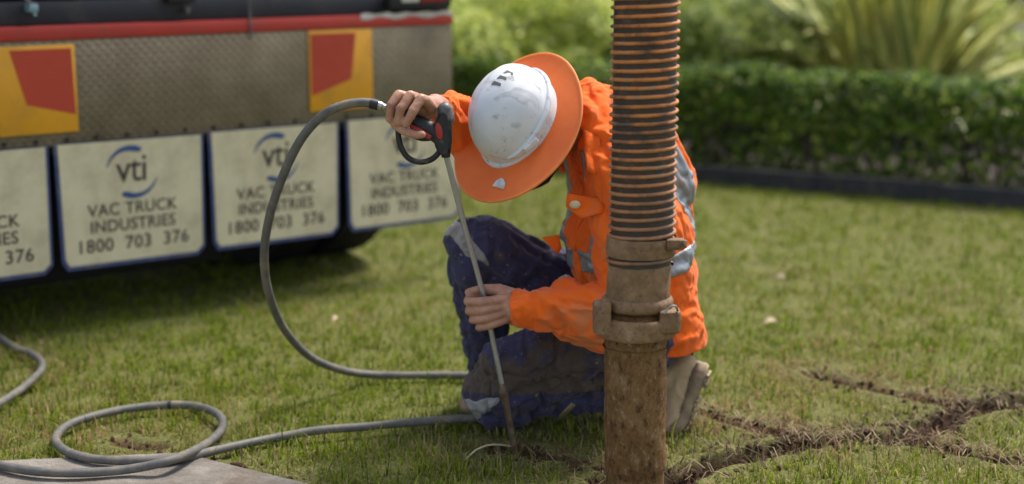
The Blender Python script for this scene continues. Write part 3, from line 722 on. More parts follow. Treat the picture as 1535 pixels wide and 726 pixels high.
# coupling ring
zz = np.linspace(z497-.003, axis_at(470).z, 14); rr_ = .0875-.006*np.abs(np.linspace(-1, 1, 14))**6
muddy_tube(zz, rr_, 'coupling_ring', M_mudgrey, .002, seed=7)
zz = np.linspace(axis_at(472).z, axis_at(462).z, 6); muddy_tube(zz, [.079, .074, .070, .070, .074, .080], 'gasket', M_mudpipe, .001, seed=8)
zz = np.linspace(axis_at(463).z, axis_at(443).z, 12); muddy_tube(zz, .0765-.008*np.abs(np.linspace(-1, 1, 12))**3, 'coupling_collar', M_mudgrey, .0015, seed=9)
zz = np.linspace(axis_at(445).z, axis_at(393).z, 24); muddy_tube(zz, [.0672]*22+[.066, .064], 'hose_tail', M_mudgrey, .0012, seed=11)
# left and right cam levers on the ring
c = axis_at(478)
def lug(px, py0, py1, w_, dep, seed, name='cam_lever'):
    a = P(px, (py0+py1)/2, PY-.03); h_ = (py1-py0)/SC; mb = MB(); mb.box(a, (w_, dep, h_), bev=.008); return mb.build(name, M_mudgrey, hose)
lug(1009, 462, 498, .030, .05, 1); lug(899, 452, 492, .028, .06, 2)
a = P(1000, 470, PY-.075); mb = MB(); mb.box(P(1003, 482, PY-.062), (.042, .030, .046), bev=.006); lv = mb.build('cam_lever', M_mudgrey, hose)
mb = MB(); mb.tube(catmull([P(996, 470, PY-.085), P(1003, 461, PY-.085), P(1012, 459, PY-.08), P(1016, 466, PY-.07)], 6), .0025, n=8); mb.build('retaining_ring', M_steel, lv)
mb = MB(); mb.prism([P(903, 447, PY-.02), P(914, 447, PY-.02), P(914, 496, PY-.02), P(888, 492, PY-.02), P(890, 470, PY-.02)], (0, -.045, 0)); bmesh_o = mb.build('cam_lever', M_mudgrey, hose, smooth=False)
# hose clamp band with bolt
zz = np.linspace(axis_at(381).z, axis_at(353).z, 10); muddy_tube(zz, .0745-.002*np.abs(np.linspace(-1, 1, 10))**4, 'clamp_band', M_mudgrey, .0012, seed=13)
mb = MB(); mb.box(P(1012, 366, PY-.05), (.038, .028, .022), bev=.004); cb = mb.build('clamp_lug', M_mudgrey, hose)
mb = MB(); mb.lathe([(.010, 0), (.010, .010), (.0085, .013)], P(1020, 366, PY-.05), (1, -.25, 0), 6); mb.build('clamp_bolt', M_mudgrey, cb, smooth=False)
# ribbed hose: dark tube with one helical wire cover
z0h = axis_at(396).z; z1h = 1.95; pitch = 12.95/SC
M_hosetube = simple('dark_hose_wall', (.050, .034, .026), .6, var=.2, vscale=60, bmp=.0008, bscale=200, dirt=(.15, .095, .06), dscale=22, dlo=.55, dhi=.75)
zz = np.linspace(z0h, z1h, 160); rr_ = .0655+.0*zz; muddy_tube(zz, rr_, 'hose_wall', M_hosetube, .0006, n=64, seed=20)
M_rib, t, b = nodes_of('orange_brown_rib')
n1 = tex(t, 14, 6, .7); r1 = ramp(t, n1.outputs[0], [(.36, (.09, .05, .03)), (.46, (.30, .11, .03)), (.56, (.60, .20, .04)), (.68, (.33, .20, .11))])
sx_ = N(t, 'ShaderNodeSeparateXYZ'); tc_ = N(t, 'ShaderNodeTexCoord'); t.links.new(tc_.outputs['Object'], sx_.inputs[0])
zr = N(t, 'ShaderNodeMapRange'); t.links.new(sx_.outputs[2], zr.inputs[0]); zr.inputs[1].default_value = .62; zr.inputs[2].default_value = .92; zr.inputs[3].default_value = .55; zr.inputs[4].default_value = 0
t.links.new(mix(t, zr.outputs[0], r1.outputs[0], (.20, .13, .085)), b.inputs['Base Color']); b.inputs['Roughness'].default_value = .55
bump(t, b, tex(t, 120, 4).outputs[0], .0012)
pts = []; turns = (z1h-z0h)/pitch; nn = int(turns*40)
for i in range(nn+1):
    a = 2*math.pi*i/40; z_ = z0h+(z1h-z0h)*i/nn
    y_px = float(np.interp(-z_, [-axis_at(q).z for q in (-400, 0, 200, 350, 440)], [-400, 0, 200, 350, 440])); c = axis_at(y_px)
    rj = .0678*(1+.004*math.sin(a*.37)+.004*math.sin(i*.011)); pts.append((c.x+rj*math.cos(a), c.y+rj*math.sin(a), z_+.0008*math.sin(a*.21)))
V = []; n = 8
P_ = np.array(pts); T_ = np.gradient(P_, axis=0); T_ /= np.linalg.norm(T_, axis=1)[:, None]; cx = P_.copy(); 
rad_ = np.c_[np.cos(np.arange(len(P_))*2*np.pi/40), np.sin(np.arange(len(P_))*2*np.pi/40), np.zeros(len(P_))]; bn = np.cross(T_, rad_)
V = np.stack([P_+rad_*(.0046*math.cos(2*math.pi*k_/n))+bn*(.0042*math.sin(2*math.pi*k_/n)) for k_ in range(n)], 1).reshape(-1, 3); m = len(P_)
F = np.array([(i*n+k_, i*n+(k_+1) % n, (i+1)*n+(k_+1) % n, (i+1)*n+k_) for i in range(m-1) for k_ in range(n)])
V += noise(V*70)[:, None]*.0006
link('hose_rib', np_mesh('hose_rib', V, F, mat=M_rib, smooth=True), None, hose)
c = axis_at(-400); c.z = z1h
mb = MB(); mb.lathe([(.066, -.02), (.076, -.018), (.076, .06), (.066, .065)], c, (0, 0, 1), 40); mb.build('top_clamp', M_mudgrey, hose)

# ------------------------------------------------------------------ high pressure hose
hp = empty('pressure_hose', tuple(G(690, 628)), 0, 'thin grey rubber pressure hose looping over the lawn to the spray gun', 'hose')
def g(px, py, z_=.022): return G(px, py, z_)
HPTS = [P(558, 155, 3.50), P(540, 154, 3.50), P(515, 158, 3.50), P(485, 172, 3.50), P(452, 208, 3.52), P(425, 262, 3.55), P(404, 325, 3.6), P(396, 385, 3.66), P(403, 440, 3.74), P(425, 492, 3.83), P(462, 533, 3.93), P(505, 553, 4.0), g(548, 561, .03), g(600, 563), g(690, 563), g(760, 568), g(820, 590), g(810, 615), g(750, 626), g(688, 628), g(620, 633), g(545, 640), g(480, 645), g(420, 655, .014), g(370, 665, .014), g(320, 676, .02), g(262, 689, .03), g(200, 691, .032), g(140, 688, .032), g(98, 676, .028), g(84, 657), g(105, 636), g(160, 619), g(225, 609), g(285, 608), g(325, 620), g(333, 642), g(305, 668, .032), g(255, 690, .050), g(190, 704, .034), g(110, 709, .034), g(40, 705, .034), g(-20, 692, .03), g(-75, 670), g(-70, 640), g(0, 604), g(42, 575), g(64, 550), g(50, 532), g(20, 520), g(-15, 496), g(-60, 470), g(-130, 440)]
pp = catmull(HPTS, 12)
mb = MB(); mb.tube(pp, .0107, n=14); mb.build('rubber_hose', M_hose, hp)
# joint marks
mb = MB(); i0 = 33*12+5; mb.tube(pp[i0:i0+2], .0116, n=14); mb.build('joint_tape', M_black, hp)
mb = MB(); mb.tube([P(555, 155, 3.50), P(567, 158, 3.498)], [.0125, .0125], n=12); mb.build('ferrule', M_gun, hp)
mb = MB(); mb.lathe([(.0085, 0), (.0105, .002), (.0105, .012), (.008, .014), (.008, .020), (.011, .022), (.011, .032), (.009, .034), (.009, .042)], P(565, 157.5, 3.50), (P(592, 166, 3.50)-P(565, 157.5, 3.50)), 14); mb.build('coupling', M_steel, hp)

# ------------------------------------------------------------------ spray gun and lance
tipg = G(776, 683); TIP = Vector((tipg.x, tipg.y, -.03)); 
gun = empty('spray_gun', (tipg.x, tipg.y, 0), 0, 'black spray gun with red inserts and a long steel lance', 'spray gun')
LP_ = [P(667, 226, 3.46), P(684, 292, 3.47), P(700, 352, 3.48), P(716, 410, 3.49), P(730, 466, 3.495), P(741, 520, 3.50), P(752, 575, 3.50)]
mb = MB(); mb.tube(catmull(LP_, 6), .0066, n=12); mb.build('lance', M_lance, gun)
M_rusty = simple('rusty_steel', (.24, .19, .14), .5, .7, var=.3, vscale=60, bmp=.0006, dirt=(.14, .08, .045), dscale=25, dlo=.42, dhi=.6)
mb = MB(); mb.tube([P(752, 575, 3.50), P(753.5, 583, 3.50), P(757, 598, 3.50), P(759, 606, 3.50), TIP], [.0075, .010, .011, .008, .0078], n=12); mb.build('nozzle_tube', M_rusty, gun)
q = lambda x, y, Y=3.46: P(x, y, Y)
mb = MB(); mb.prism([q(654, 178), q(659, 166), q(668, 163), q(675, 168), q(678, 185), q(678, 215), q(675, 230), q(661, 233), q(655, 222), q(650, 205), q(649, 192)], (0, -.042, 0))
bm = bmesh.new(); me = mb.mesh('body'); bm.from_mesh(me); bmesh.ops.bevel(bm, geom=list(bm.edges), offset=.006, segments=3, affect='EDGES'); bm.to_mesh(me); bm.free(); bd = link('body', me, M_gun, gun)
for p_ in me.polygons: p_.use_smooth = True
mb = MB(); mb.chain([q(667, 165, 3.44), q(669, 178, 3.44)], [.018, .019]); mb.build('end_cap', M_gungrey, gun)
mb = MB(); mb.ball(q(658, 197, 3.419), (.0085, .004, .020), Matrix.Rotation(-.18, 3, 'Y')); mb.build('red_insert', M_gunred, gun)
mb = MB(); mb.tube([q(658, 203, 3.44), q(640, 192, 3.44), q(618, 180, 3.445), q(598, 170, 3.455), q(586, 165, 3.465)], [.021, .020, .017, .016, .013], n=16); hd = mb.build('handle', M_gun, gun)
mb = MB(); mb.tube([q(646, 206, 3.425), q(632, 199, 3.425), q(616, 190, 3.43)], [.006, .009, .006], n=10); mb.build('red_insert', M_gunred, hd)
mb = MB(); mb.tube([q(668, 226, 3.46), q(668.5, 236, 3.46)], [.012, .010], n=12); mb.build('lance_nut', M_gun, gun)
gp = catmull([q(598, 176, 3.45), q(597, 200, 3.44), q(601, 220, 3.44), q(611, 236, 3.44), q(628, 243, 3.44), q(645, 240, 3.44), q(657, 230, 3.44), q(664, 215, 3.44)], 6)
V = []; 
mb = MB(); mb.tube(gp, .0068, n=10); me = mb.mesh('trigger_guard'); link('trigger_guard', me, M_gun, gun)
mb = MB(); mb.tube(catmull([q(645, 208, 3.44), q(630, 208, 3.44), q(614, 200, 3.44), q(605, 192, 3.445)], 5), .0055, n=10); mb.build('trigger', M_gun, gun)

# ------------------------------------------------------------------ the worker
def fuse(mb, voxel, smooth=3, lam=.5):
    """unite overlapping closed solids into one continuous surface; returns verts, quads, neighbour matrix as edge arrays"""
    me = mb.mesh('tmp', False); o = bpy.data.objects.new('tmp', me); COL.objects.link(o)
    md = o.modifiers.new('r', 'REMESH'); md.mode = 'VOXEL'; md.voxel_size = voxel; md.adaptivity = 0
    dg = bpy.context.evaluated_depsgraph_get(); dg.update(); m2 = bpy.data.meshes.new_from_object(o.evaluated_get(dg))
    bpy.data.objects.remove(o); bpy.data.meshes.remove(me)
    V = np.empty(len(m2.vertices)*3); m2.vertices.foreach_get('co', V); V = V.reshape(-1, 3)
    F = np.empty(len(m2.loops), int); m2.loops.foreach_get('vertex_index', F); F = F.reshape(-1, 4)
    E_ = np.empty(len(m2.edges)*2, int); m2.edges.foreach_get('vertices', E_); E_ = E_.reshape(-1, 2); bpy.data.meshes.remove(m2)
    V = relax(V, E_, smooth, lam); return V, F, E_
def relax(V, E_, it, lam=.5, mask=None):
    n = len(V); dg_ = np.bincount(E_.ravel(), minlength=n)[:, None]; deg = dg_.clip(1)
    for _ in range(it):
        A = np.zeros_like(V)
        for k in range(V.shape[1]): A[:, k] = np.bincount(E_[:, 0], V[E_[:, 1], k], n)+np.bincount(E_[:, 1], V[E_[:, 0], k], n)
        D = (A/deg-V)*lam*(dg_ > 0); V = V+(D if mask is None else D*mask[:, None])
    return V
def normals(V, F):
    a = V[F[:, 2]]-V[F[:, 0]]; b_ = V[F[:, 3]]-V[F[:, 1]]; fn = np.cross(a, b_); n = np.zeros_like(V)
    for k in range(4):
        for c in range(3): n[:, c] += np.bincount(F[:, k], fn[:, c], len(V))
    return n/np.linalg.norm(n, axis=1)[:, None].clip(1e-9)
def A3(v): return np.array([v[0], v[1], v[2]], float)
def gauss(V, c, r): return np.exp(-((V-A3(c))**2).sum(1)/(r*r))
def folds(V, d, freq, amp, seed, warp=.5, stretch=.25):
    """ridged cloth folds running along direction d"""
    d = np.array(d, float); d /= np.linalg.norm(d); up = np.array([.3, .2, 1.]); a = np.cross(d, up); a /= np.linalg.norm(a); c = np.cross(d, a)
    q = np.c_[V@a*freq, V@c*freq, V@d*freq*stretch]; q += warp*np.c_[noise(V*7+seed), noise(V*7+seed+9), noise(V*7+seed+21)]
    n = noise(q+seed*3.1); return amp*((1-np.abs(n)*2.2).clip(0, 1)**1.6-.35)
def loft(mb, secs, n=32):
    vs = []; fs = []
    for c, a, b_ in secs:
        for k in range(n):
            t_ = 2*math.pi*k/n; ca, sa = math.cos(t_), math.sin(t_); vs.append(Vector(c)+Vector(a)*(abs(ca)**.85*(1 if ca > 0 else -1))+Vector(b_)*(abs(sa)**.85*(1 if sa > 0 else -1)))
    for i in range(len(secs)-1):
        for k in range(n): fs.append((i*n+k, i*n+(k+1) % n, (i+1)*n+(k+1) % n, (i+1)*n+k))
    fs += [tuple(range(n))[::-1], tuple((len(secs)-1)*n+k for k in range(n))]; return mb.add(vs, fs)

import time as _time
def drape(mb, voxel, smooth, proxy, frames=22, grow=.12, pinf=None, grav=.6, bend=.05, tens=15, press=0, stiff=.25, self_=False, inflate=.0):
    """sew the garment a little too large, let it settle over the body, return the creased surface"""
    t0 = _time.time(); V, F, E_ = fuse(mb, voxel, smooth); V0 = V.copy(); me = np_mesh('g', V, F); o = bpy.data.objects.new('g', me); COL.objects.link(o)
    w_ = np.full(len(V), .5) if pinf is None else pinf(V); vg = o.vertex_groups.new(name='pin')
    q_ = np.round(w_, 2)
    for val in np.unique(q_):
        if val > 0: vg.add([int(i) for i in np.nonzero(q_ == val)[0]], float(val), 'REPLACE')
    md = o.modifiers.new('cloth', 'CLOTH'); cs = md.settings; cs.quality = 5; cs.mass = .25; cs.tension_stiffness = tens; cs.compression_stiffness = tens; cs.shear_stiffness = tens*.4; cs.bending_stiffness = bend
    cs.tension_damping = 8; cs.compression_damping = 8; cs.shear_damping = 5; cs.bending_damping = .6; cs.air_damping = 2
    cs.vertex_group_mass = 'pin'; cs.pin_stiffness = stiff; cs.shrink_min = -grow; cs.shrink_max = -grow; cs.effector_weights.gravity = grav
    md.collision_settings.use_collision = proxy is not None; md.collision_settings.distance_min = .004; md.collision_settings.use_self_collision = self_; md.collision_settings.self_distance_min = .004
    pr = None
    if proxy is not None:
        pv, pf = proxy; pm = np_mesh('p', pv, pf); pr = bpy.data.objects.new('p', pm); COL.objects.link(pr); pr.modifiers.new('c', 'COLLISION'); pr.collision.thickness_outer = .003
    md.point_cache.frame_start = 1; md.point_cache.frame_end = frames+2
    for f_ in range(1, frames+1): S.frame_set(f_)
    dg = bpy.context.evaluated_depsgraph_get(); ev = o.evaluated_get(dg); m2 = ev.to_mesh(); out = np.empty(len(m2.vertices)*3); m2.vertices.foreach_get('co', out); out = out.reshape(-1, 3); ev.to_mesh_clear()
    bpy.data.objects.remove(o); bpy.data.meshes.remove(me)
    if pr: bpy.data.objects.remove(pr)
    S.frame_set(1)
    out = np.where(np.isfinite(out), out, V0); big = np.linalg.norm(out-V0, axis=1) > .12; out[big] = V0[big]
    # one level of smooth subdivision
    m3 = np_mesh('s', out, F); o = bpy.data.objects.new('s', m3); COL.objects.link(o); sb = o.modifiers.new('s', 'SUBSURF'); sb.levels = 1; sb.render_levels = 1
    dg = bpy.context.evaluated_depsgraph_get(); dg.update(); m2 = bpy.data.meshes.new_from_object(o.evaluated_get(dg)); V = np.empty(len(m2.vertices)*3); m2.vertices.foreach_get('co', V); V = V.reshape(-1, 3)
    F = np.empty(len(m2.loops), int); m2.loops.foreach_get('vertex_index', F); F = F.reshape(-1, 4); E_ = np.empty(len(m2.edges)*2, int); m2.edges.foreach_get('vertices', E_); E_ = E_.reshape(-1, 2)
    bpy.data.objects.remove(o); bpy.data.meshes.remove(m2)
    print('DRAPE', len(V0), round(_time.time()-t0, 1), 'moved', np.abs(out-V0).mean(), 'reset', big.sum()); return V, F, E_
kn = G(720, 645)
man = empty('person', (kn.x, kn.y, 0), 0, 'kneeling person in white hard hat, orange shirt and navy trousers guiding the lance', 'person')
# joints
Rsh, Rel, Rwr = P(848, 195, 3.90), P(742, 215, 3.82), P(652, 158, 3.54)
Lsh, Lel, Lwr = P(928, 240, 3.56), P(940, 452, 3.50), P(772, 463, 3.475)
C7, HEADC = P(882, 168, 3.70), P(806, 208, 3.70)
HipL, HipR = P(955, 500, 3.68), P(905, 470, 3.93)
KnL = P(732, 583, 3.66); KnR = P(705, 362, 3.80)
AnL = P(1000, 578, 3.75); AnR = P(742, 600, 3.93)
lat = Vector((.43, -.9, 0)).normalized(); fwd = Vector((-.9, -.43, 0)).normalized()
# head frame
cr, cu, cb = Vector((1, 0, 0)), Vector((0, SN, CS)), Vector((0, -CS, SN))
def cv(a): return (cr*a[0]+cu*a[1]+cb*a[2]).normalized()
HU = cv((-.46, .41, .79)); HF = cv((-.42, -.87, .207)); HL = HU.cross(HF).normalized(); HF = HL.cross(HU).normalized()
HB = P(767, 197, 3.57)           # centre of the brim plane
RH = Matrix((HF, HL, HU)).transposed()
def H(f, l, u): return HB+HF*f+HL*l+HU*u
_H = H
def H(f, l, u): return _H(f, l, u)+HL*.014-HU*.012
mb = MB()
# head: skull, jaw, brow, nose, lips, ears, eye sockets left as hollows between brow and cheek
mb.ball(H(-.01, 0, -.012), (.098, .077, .095), RH, 24); mb.ball(H(.015, 0, -.075), (.075, .066, .075), RH, 20)
mb.chain([H(.060, 0, -.118), H(.048, .030, -.112), H(-.005, .058, -.085)], [.020, .018, .020]); mb.chain([H(.060, 0, -.118), H(.048, -.030, -.112), H(-.005, -.058, -.085)], [.020, .018, .020])
mb.chain([H(.086, 0, -.030), H(.104, 0, -.064), H(.094, 0, -.070)], [.010, .012, .010]); mb.ball(H(.093, .010, -.069), .008); mb.ball(H(.093, -.010, -.069), .008)
for sg in (1, -1):
    mb.chain([H(.084, .008*sg, -.020), H(.072, .045*sg, -.018)], [.010, .011]); mb.ball(H(.060, .040*sg, -.055), (.020, .020, .018), RH)
    mb.ball(H(.070, .032*sg, -.034), .0125)
    mb.ball(H(-.012, .078*sg, -.045), (.018, .008, .030), RH, 14); mb.chain([H(-.022, .083*sg, -.026), H(-.028, .086*sg, -.044), H(-.016, .082*sg, -.068)], [.006, .006, .006], 8)
mb.chain([H(.088, .020, -.093), H(.096, 0, -.090), H(.088, -.020, -.093)], [.006, .0075, .006]); mb.chain([H(.084, .018, -.101), H(.092, 0, -.102), H(.084, -.018, -.101)], [.006, .0085, .006])
# neck, trunk and limbs under the clothes
nk = H(-.040, .0, -.100)
mb.chain([H(-.02, 0, -.06), nk, C7, C7+Vector((.03, 0, -.06))], [.060, .058, .064, .08]); Tc = P(915, 240, 3.74)
loft(mb, [(P(960, 480, 3.78), lat*.13, fwd*.10), (P(948, 400, 3.77), lat*.13, fwd*.09), (P(930, 310, 3.76), lat*.14, fwd*.10), (P(912, 235, 3.75), lat*.13, fwd*.09), (P(895, 190, 3.73), lat*.08, fwd*.06)])
mb.chain([C7+Vector((0, .02, -.04)), Lsh, Lel, lerp(Lel, Lwr, .5), Lwr], [.05, .046, .036, .036, .0275]); mb.chain([C7+Vector((0, .02, -.04)), Rsh, Rel, lerp(Rel, Rwr, .5), Rwr], [.05, .046, .036, .036, .0265])
mb.chain([HipL, KnL, AnL], [.058, .036, .030]); mb.chain([HipR, KnR, AnR], [.058, .036, .030])
# left hand closed round the lance
LH = P(731, 466, 3.497); la = (Vector((-1, 0, 0))).normalized(); ll = (P(741, 520, 3.50)-P(716, 410, 3.49)).normalized(); ln = la.cross(ll).normalized()
if ln.y > 0: ln = -ln
la = (la-ll*la.dot(ll)).normalized()
def HA(a, l, n): return LH+la*a+ll*l+ln*n
offs = (-.032, -.0115, .010, .0295)
for i, o_ in enumerate(offs):
    sh = (.0, .0015, -.001, -.006)[i]; k = (1, 1.02, .98, .86)[i]; r0 = (.0108, .0108, .0103, .0092)[i]
    tilt = (-.004, -.001, .001, .003)[i]
    mb.chain([HA(-.014+sh, o_*.92, .025), HA(.012+sh, o_+tilt*.3, .0275*k), HA(.040*k+sh, o_+tilt, .014)], [r0*1.02, r0*1.03, r0*.98])
    mb.chain([HA(.040*k+sh, o_+tilt, .014), HA(.039*k+sh, o_+tilt+.001, -.009), HA(.018*k+sh, o_+tilt+.002, -.0205), HA(.004, o_+tilt+.002, -.018)], [r0*.98, r0*.92, r0*.86, r0*.78])
    mb.chain([HA(-.014+sh, o_*.92, .024), HA(-.045, o_*.78, .018), HA(-.082, o_*.42, .004)], [r0*1.05, r0*1.15, r0*1.35])
mb.ball(HA(-.045, .002, .006), (.042, .038, .017), Matrix((la, ll, ln)).transposed(), 18)
mb.chain([HA(-.085, -.004, .001), Lwr+Vector((0.0, 0, 0)), lerp(Lwr, Lel, .3)], [.0255, .027, .032]); mb.chain([HA(-.085, .008, .001), Lwr+Vector((0, 0, -.006))], [.022, .024])
mb.chain([HA(-.070, -.020, -.006), HA(-.036, -.041, -.010), HA(.004, -.050, -.018), HA(.036, -.049, -.017)], [.018, .0155, .0115, .0095])   # thumb
# right hand on the grip
Rf = [
    [((641, 160), 3.475), ((622, 148), 3.445), ((610, 141.5), 3.432), ((594, 158), 3.418), ((585, 178), 3.425)],
    [((646, 163), 3.462), ((633, 150), 3.432), ((622, 143.5), 3.418), ((606, 161), 3.404), ((597, 182), 3.413)],
    [((650, 166), 3.450), ((642, 155), 3.422), ((635, 149.5), 3.408), ((620, 167), 3.396), ((609, 186), 3.408)],
]
Rf[0] = [((632, 156), 3.478), ((610, 146), 3.452), ((598, 142), 3.44), ((586, 158), 3.424), ((584, 179), 3.43)]
Rf[1] = [((640, 158), 3.465), ((624, 147), 3.440), ((615, 143), 3.425), ((601, 163), 3.408), ((596, 184), 3.416)]
Rf[2] = [((648, 162), 3.455), ((638, 151), 3.428), ((631, 148), 3.414), ((619, 167), 3.397), ((609, 186), 3.408)]
for k, fg in enumerate(Rf):
    mb.chain([P(*a, y) for a, y in fg], [.013, .0125, .0118, .0112, .0098])
mb.chain([P(590, 170, 3.455), P(592, 186, 3.435), P(606, 197, 3.418), P(622, 202, 3.410), P(633, 202, 3.412)], [.012, .0112, .0105, .0098, .0088])      # index finger at the trigger
mb.chain([P(648, 168, 3.50), P(622, 176, 3.505), P(600, 175, 3.50)], [.016, .014, .012])                                              # thumb behind the grip
mb.ball(P(624, 160, 3.475), (.036, .024, .030), None, 18); mb.chain([P(632, 160, 3.475), P(648, 161, 3.51), Rwr, lerp(Rwr, Rel, .25)], [.027, .026, .027, .03])
pv_, pf_, _e = fuse(mb, .012, 2); PROXY = (pv_, pf_); V, F, E_ = fuse(mb, .0024, 4, .5); H = _H
nr = normals(V, F)
# knuckle creases and tendons
hmask = gauss(V, HA(0, 0, 0), .09)+gauss(V, P(610, 168, 3.44), .09)
V += nr*(hmask*(noise(V*160)*.0007+noise(V*60)*.0009))[:, None]
M_skin, t, b = nodes_of('skin')
n1 = tex(t, 25, 5, .6); r1 = ramp(t, n1.outputs[0], [(.3, (.33, .155, .095)), (.55, (.46, .235, .150)), (.8, (.54, .31, .21))]); n2 = tex(t, 60, 6, .7); kk = ramp(t, n2.outputs[0], [(.56, (0, 0, 0)), (.72, (.55, .55, .55))])
t.links.new(mix(t, kk.outputs[0], r1.outputs[0], (.22, .13, .085)), b.inputs['Base Color']); b.inputs['Roughness'].default_value = .48
b.inputs['Subsurface Weight'].default_value = .12; b.inputs['Subsurface Radius'].default_value = (.01, .004, .002); b.inputs['Subsurface Scale'].default_value = .5
bump(t, b, tex(t, 260, 4, .6).outputs[0], .0006)
link('body', np_mesh('body', V, F, mat=M_skin, smooth=True), None, man)
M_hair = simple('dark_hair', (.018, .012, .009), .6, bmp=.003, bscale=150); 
mb = MB(); mb.ball(H(-.022, 0, -.018), (.094, .082, .092), RH, 24); mb.ball(H(-.055, 0, -.06), (.050, .060, .050), RH, 16); V, F, E_ = fuse(mb, .005, 2)
V += normals(V, F)*(noise(V*np.array([120, 120, 40]))*.0025)[:, None]; link('hair', np_mesh('hair', V, F, mat=M_hair, smooth=True), None, man)
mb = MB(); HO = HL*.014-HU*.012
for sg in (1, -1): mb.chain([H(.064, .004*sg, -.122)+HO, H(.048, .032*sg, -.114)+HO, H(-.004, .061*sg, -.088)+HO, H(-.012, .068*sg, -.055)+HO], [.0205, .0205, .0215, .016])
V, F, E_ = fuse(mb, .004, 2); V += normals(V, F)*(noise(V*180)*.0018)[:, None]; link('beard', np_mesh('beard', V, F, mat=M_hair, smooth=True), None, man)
M_eye = simple('eye', (.35, .32, .30), .2)
for sg in (1, -1):
    mb = MB(); mb.ball(H(.076, .032*sg, -.036)+HL*.014-HU*.012, .0105); mb.build('eye', M_eye, man)
# cloth material with grime and splashes
def cloth(name, col, dark, grime, glo, ghi, gscale, speck, splo=.69, rough=.85, mask=None, weave=900):
    m, t, b = nodes_of(name); n1 = tex(t, 6, 4, .6); r1 = ramp(t, n1.outputs[0], [(.3, dark), (.7, col)])
    g_ = tex(t, gscale, 6, .7); k = ramp(t, g_.outputs[0], [(glo, (0, 0, 0)), (ghi, (1, 1, 1))]); fac = k.outputs[0]
    if mask:
        a = N(t, 'ShaderNodeAttribute', attribute_name=mask); ad = t.nodes.new('ShaderNodeMath'); ad.operation = 'ADD'; t.links.new(g_.outputs[0], ad.inputs[0]); t.links.new(a.outputs['Fac'], ad.inputs[1])
        t.links.new(ad.outputs[0], k.inputs[0])
    o_ = mix(t, fac, r1.outputs[0], grime)
    s_ = tex(t, 110, 4, .6); ks = ramp(t, s_.outputs[0], [(splo, (0, 0, 0)), (splo+.03, (1, 1, 1))]); o_ = mix(t, ks.outputs[0], o_, speck)
    t.links.new(o_, b.inputs['Base Color']); b.inputs['Roughness'].default_value = rough; b.inputs['Specular IOR Level'].default_value = .2
    b.inputs['Sheen Weight'].default_value = .15
    bump(t, b, tex(t, weave, 2).outputs[0], .0004); bump(t, b, tex(t, 40, 5, .6).outputs[0], .0025); return m
OR = (.88, .155, .012)
M_shirt = cloth('orange_cotton', OR, (.80, .125, .010), (.50, .21, .09), .60, .80, 9, (.45, .30, .17), .70, mask='dirty')
M_navyc = cloth('navy_drill', (.055, .052, .112), (.034, .033, .072), (.095, .070, .055), .54, .70, 14, (.30, .24, .18), .66, mask='dirty')
M_tape = simple('silver_tape', (.30, .32, .35), .4, .3, var=.12, vscale=25, bmp=.0006, bscale=90, dirt=(.25, .18, .12), dscale=15, dlo=.55, dhi=.8)
# shirt
mb = MB()
def S_(px, py, Y, l, f_, tilt=0): 
    return (P(px, py, Y), lat*l, (fwd+Vector((0, 0, tilt))).normalized()*f_)
loft(mb, [S_(983, 494, 3.76, .150, .115, -.15), S_(972, 470, 3.77, .175, .132, -.2), S_(958, 430, 3.77, .175, .140, -.15), S_(949, 385, 3.77, .175, .145, -.1), S_(935, 320, 3.76, .175, .150, -.1), S_(930, 260, 3.75, .155, .085, -.25), S_(925, 212, 3.74, .110, .058, -.45), S_(902, 172, 3.71, .085, .060, -.6)], 40)
mb.chain([P(918, 205, 3.68), Lsh, lerp(Lsh, Lel, .5), Lel], [.060, .078, .074, .070]); mb.chain([Lel, lerp(Lel, Lwr, .35), lerp(Lel, Lwr, .65), P(803, 465, 3.48)], [.066, .068, .058, .050])
mb.chain([P(846, 418, 3.52), P(862, 440, 3.50)], [.030, .045]); mb.chain([P(905, 480, 3.50), P(850, 470, 3.49)], [.045, .040])
mb.lathe([(.046, 0), (.0485, .002), (.0485, .03), (.0475, .06)], P(764.5, 464, 3.475), Lel-Lwr, 32)
mb.chain([P(880, 190, 3.75), Rsh, Rel, lerp(Rel, Rwr, .5), lerp(Rel, Rwr, .80)], [.08, .083, .066, .055, .043]); mb.chain([P(712, 158, 3.70), P(688, 152, 3.63)], [.050, .044])
mb.lathe([(.037, 0), (.0395, .002), (.040, .03), (.039, .06)], lerp(Rel, Rwr, .93), Rel-Rwr, 24)
# upper back and the hem that flares out behind
mb.chain([P(915, 160, 3.73), P(960, 190, 3.76), P(990, 260, 3.79)], [.060, .080, .085]); mb.chain([P(1000, 300, 3.79), P(1002, 380, 3.79), P(1008, 440, 3.78), P(1022, 476, 3.78)], [.056, .054, .052, .040])
mb.chain([P(1043, 468, 3.77), P(1034, 484, 3.76), P(1014, 492, 3.74)], [.018, .017, .016])
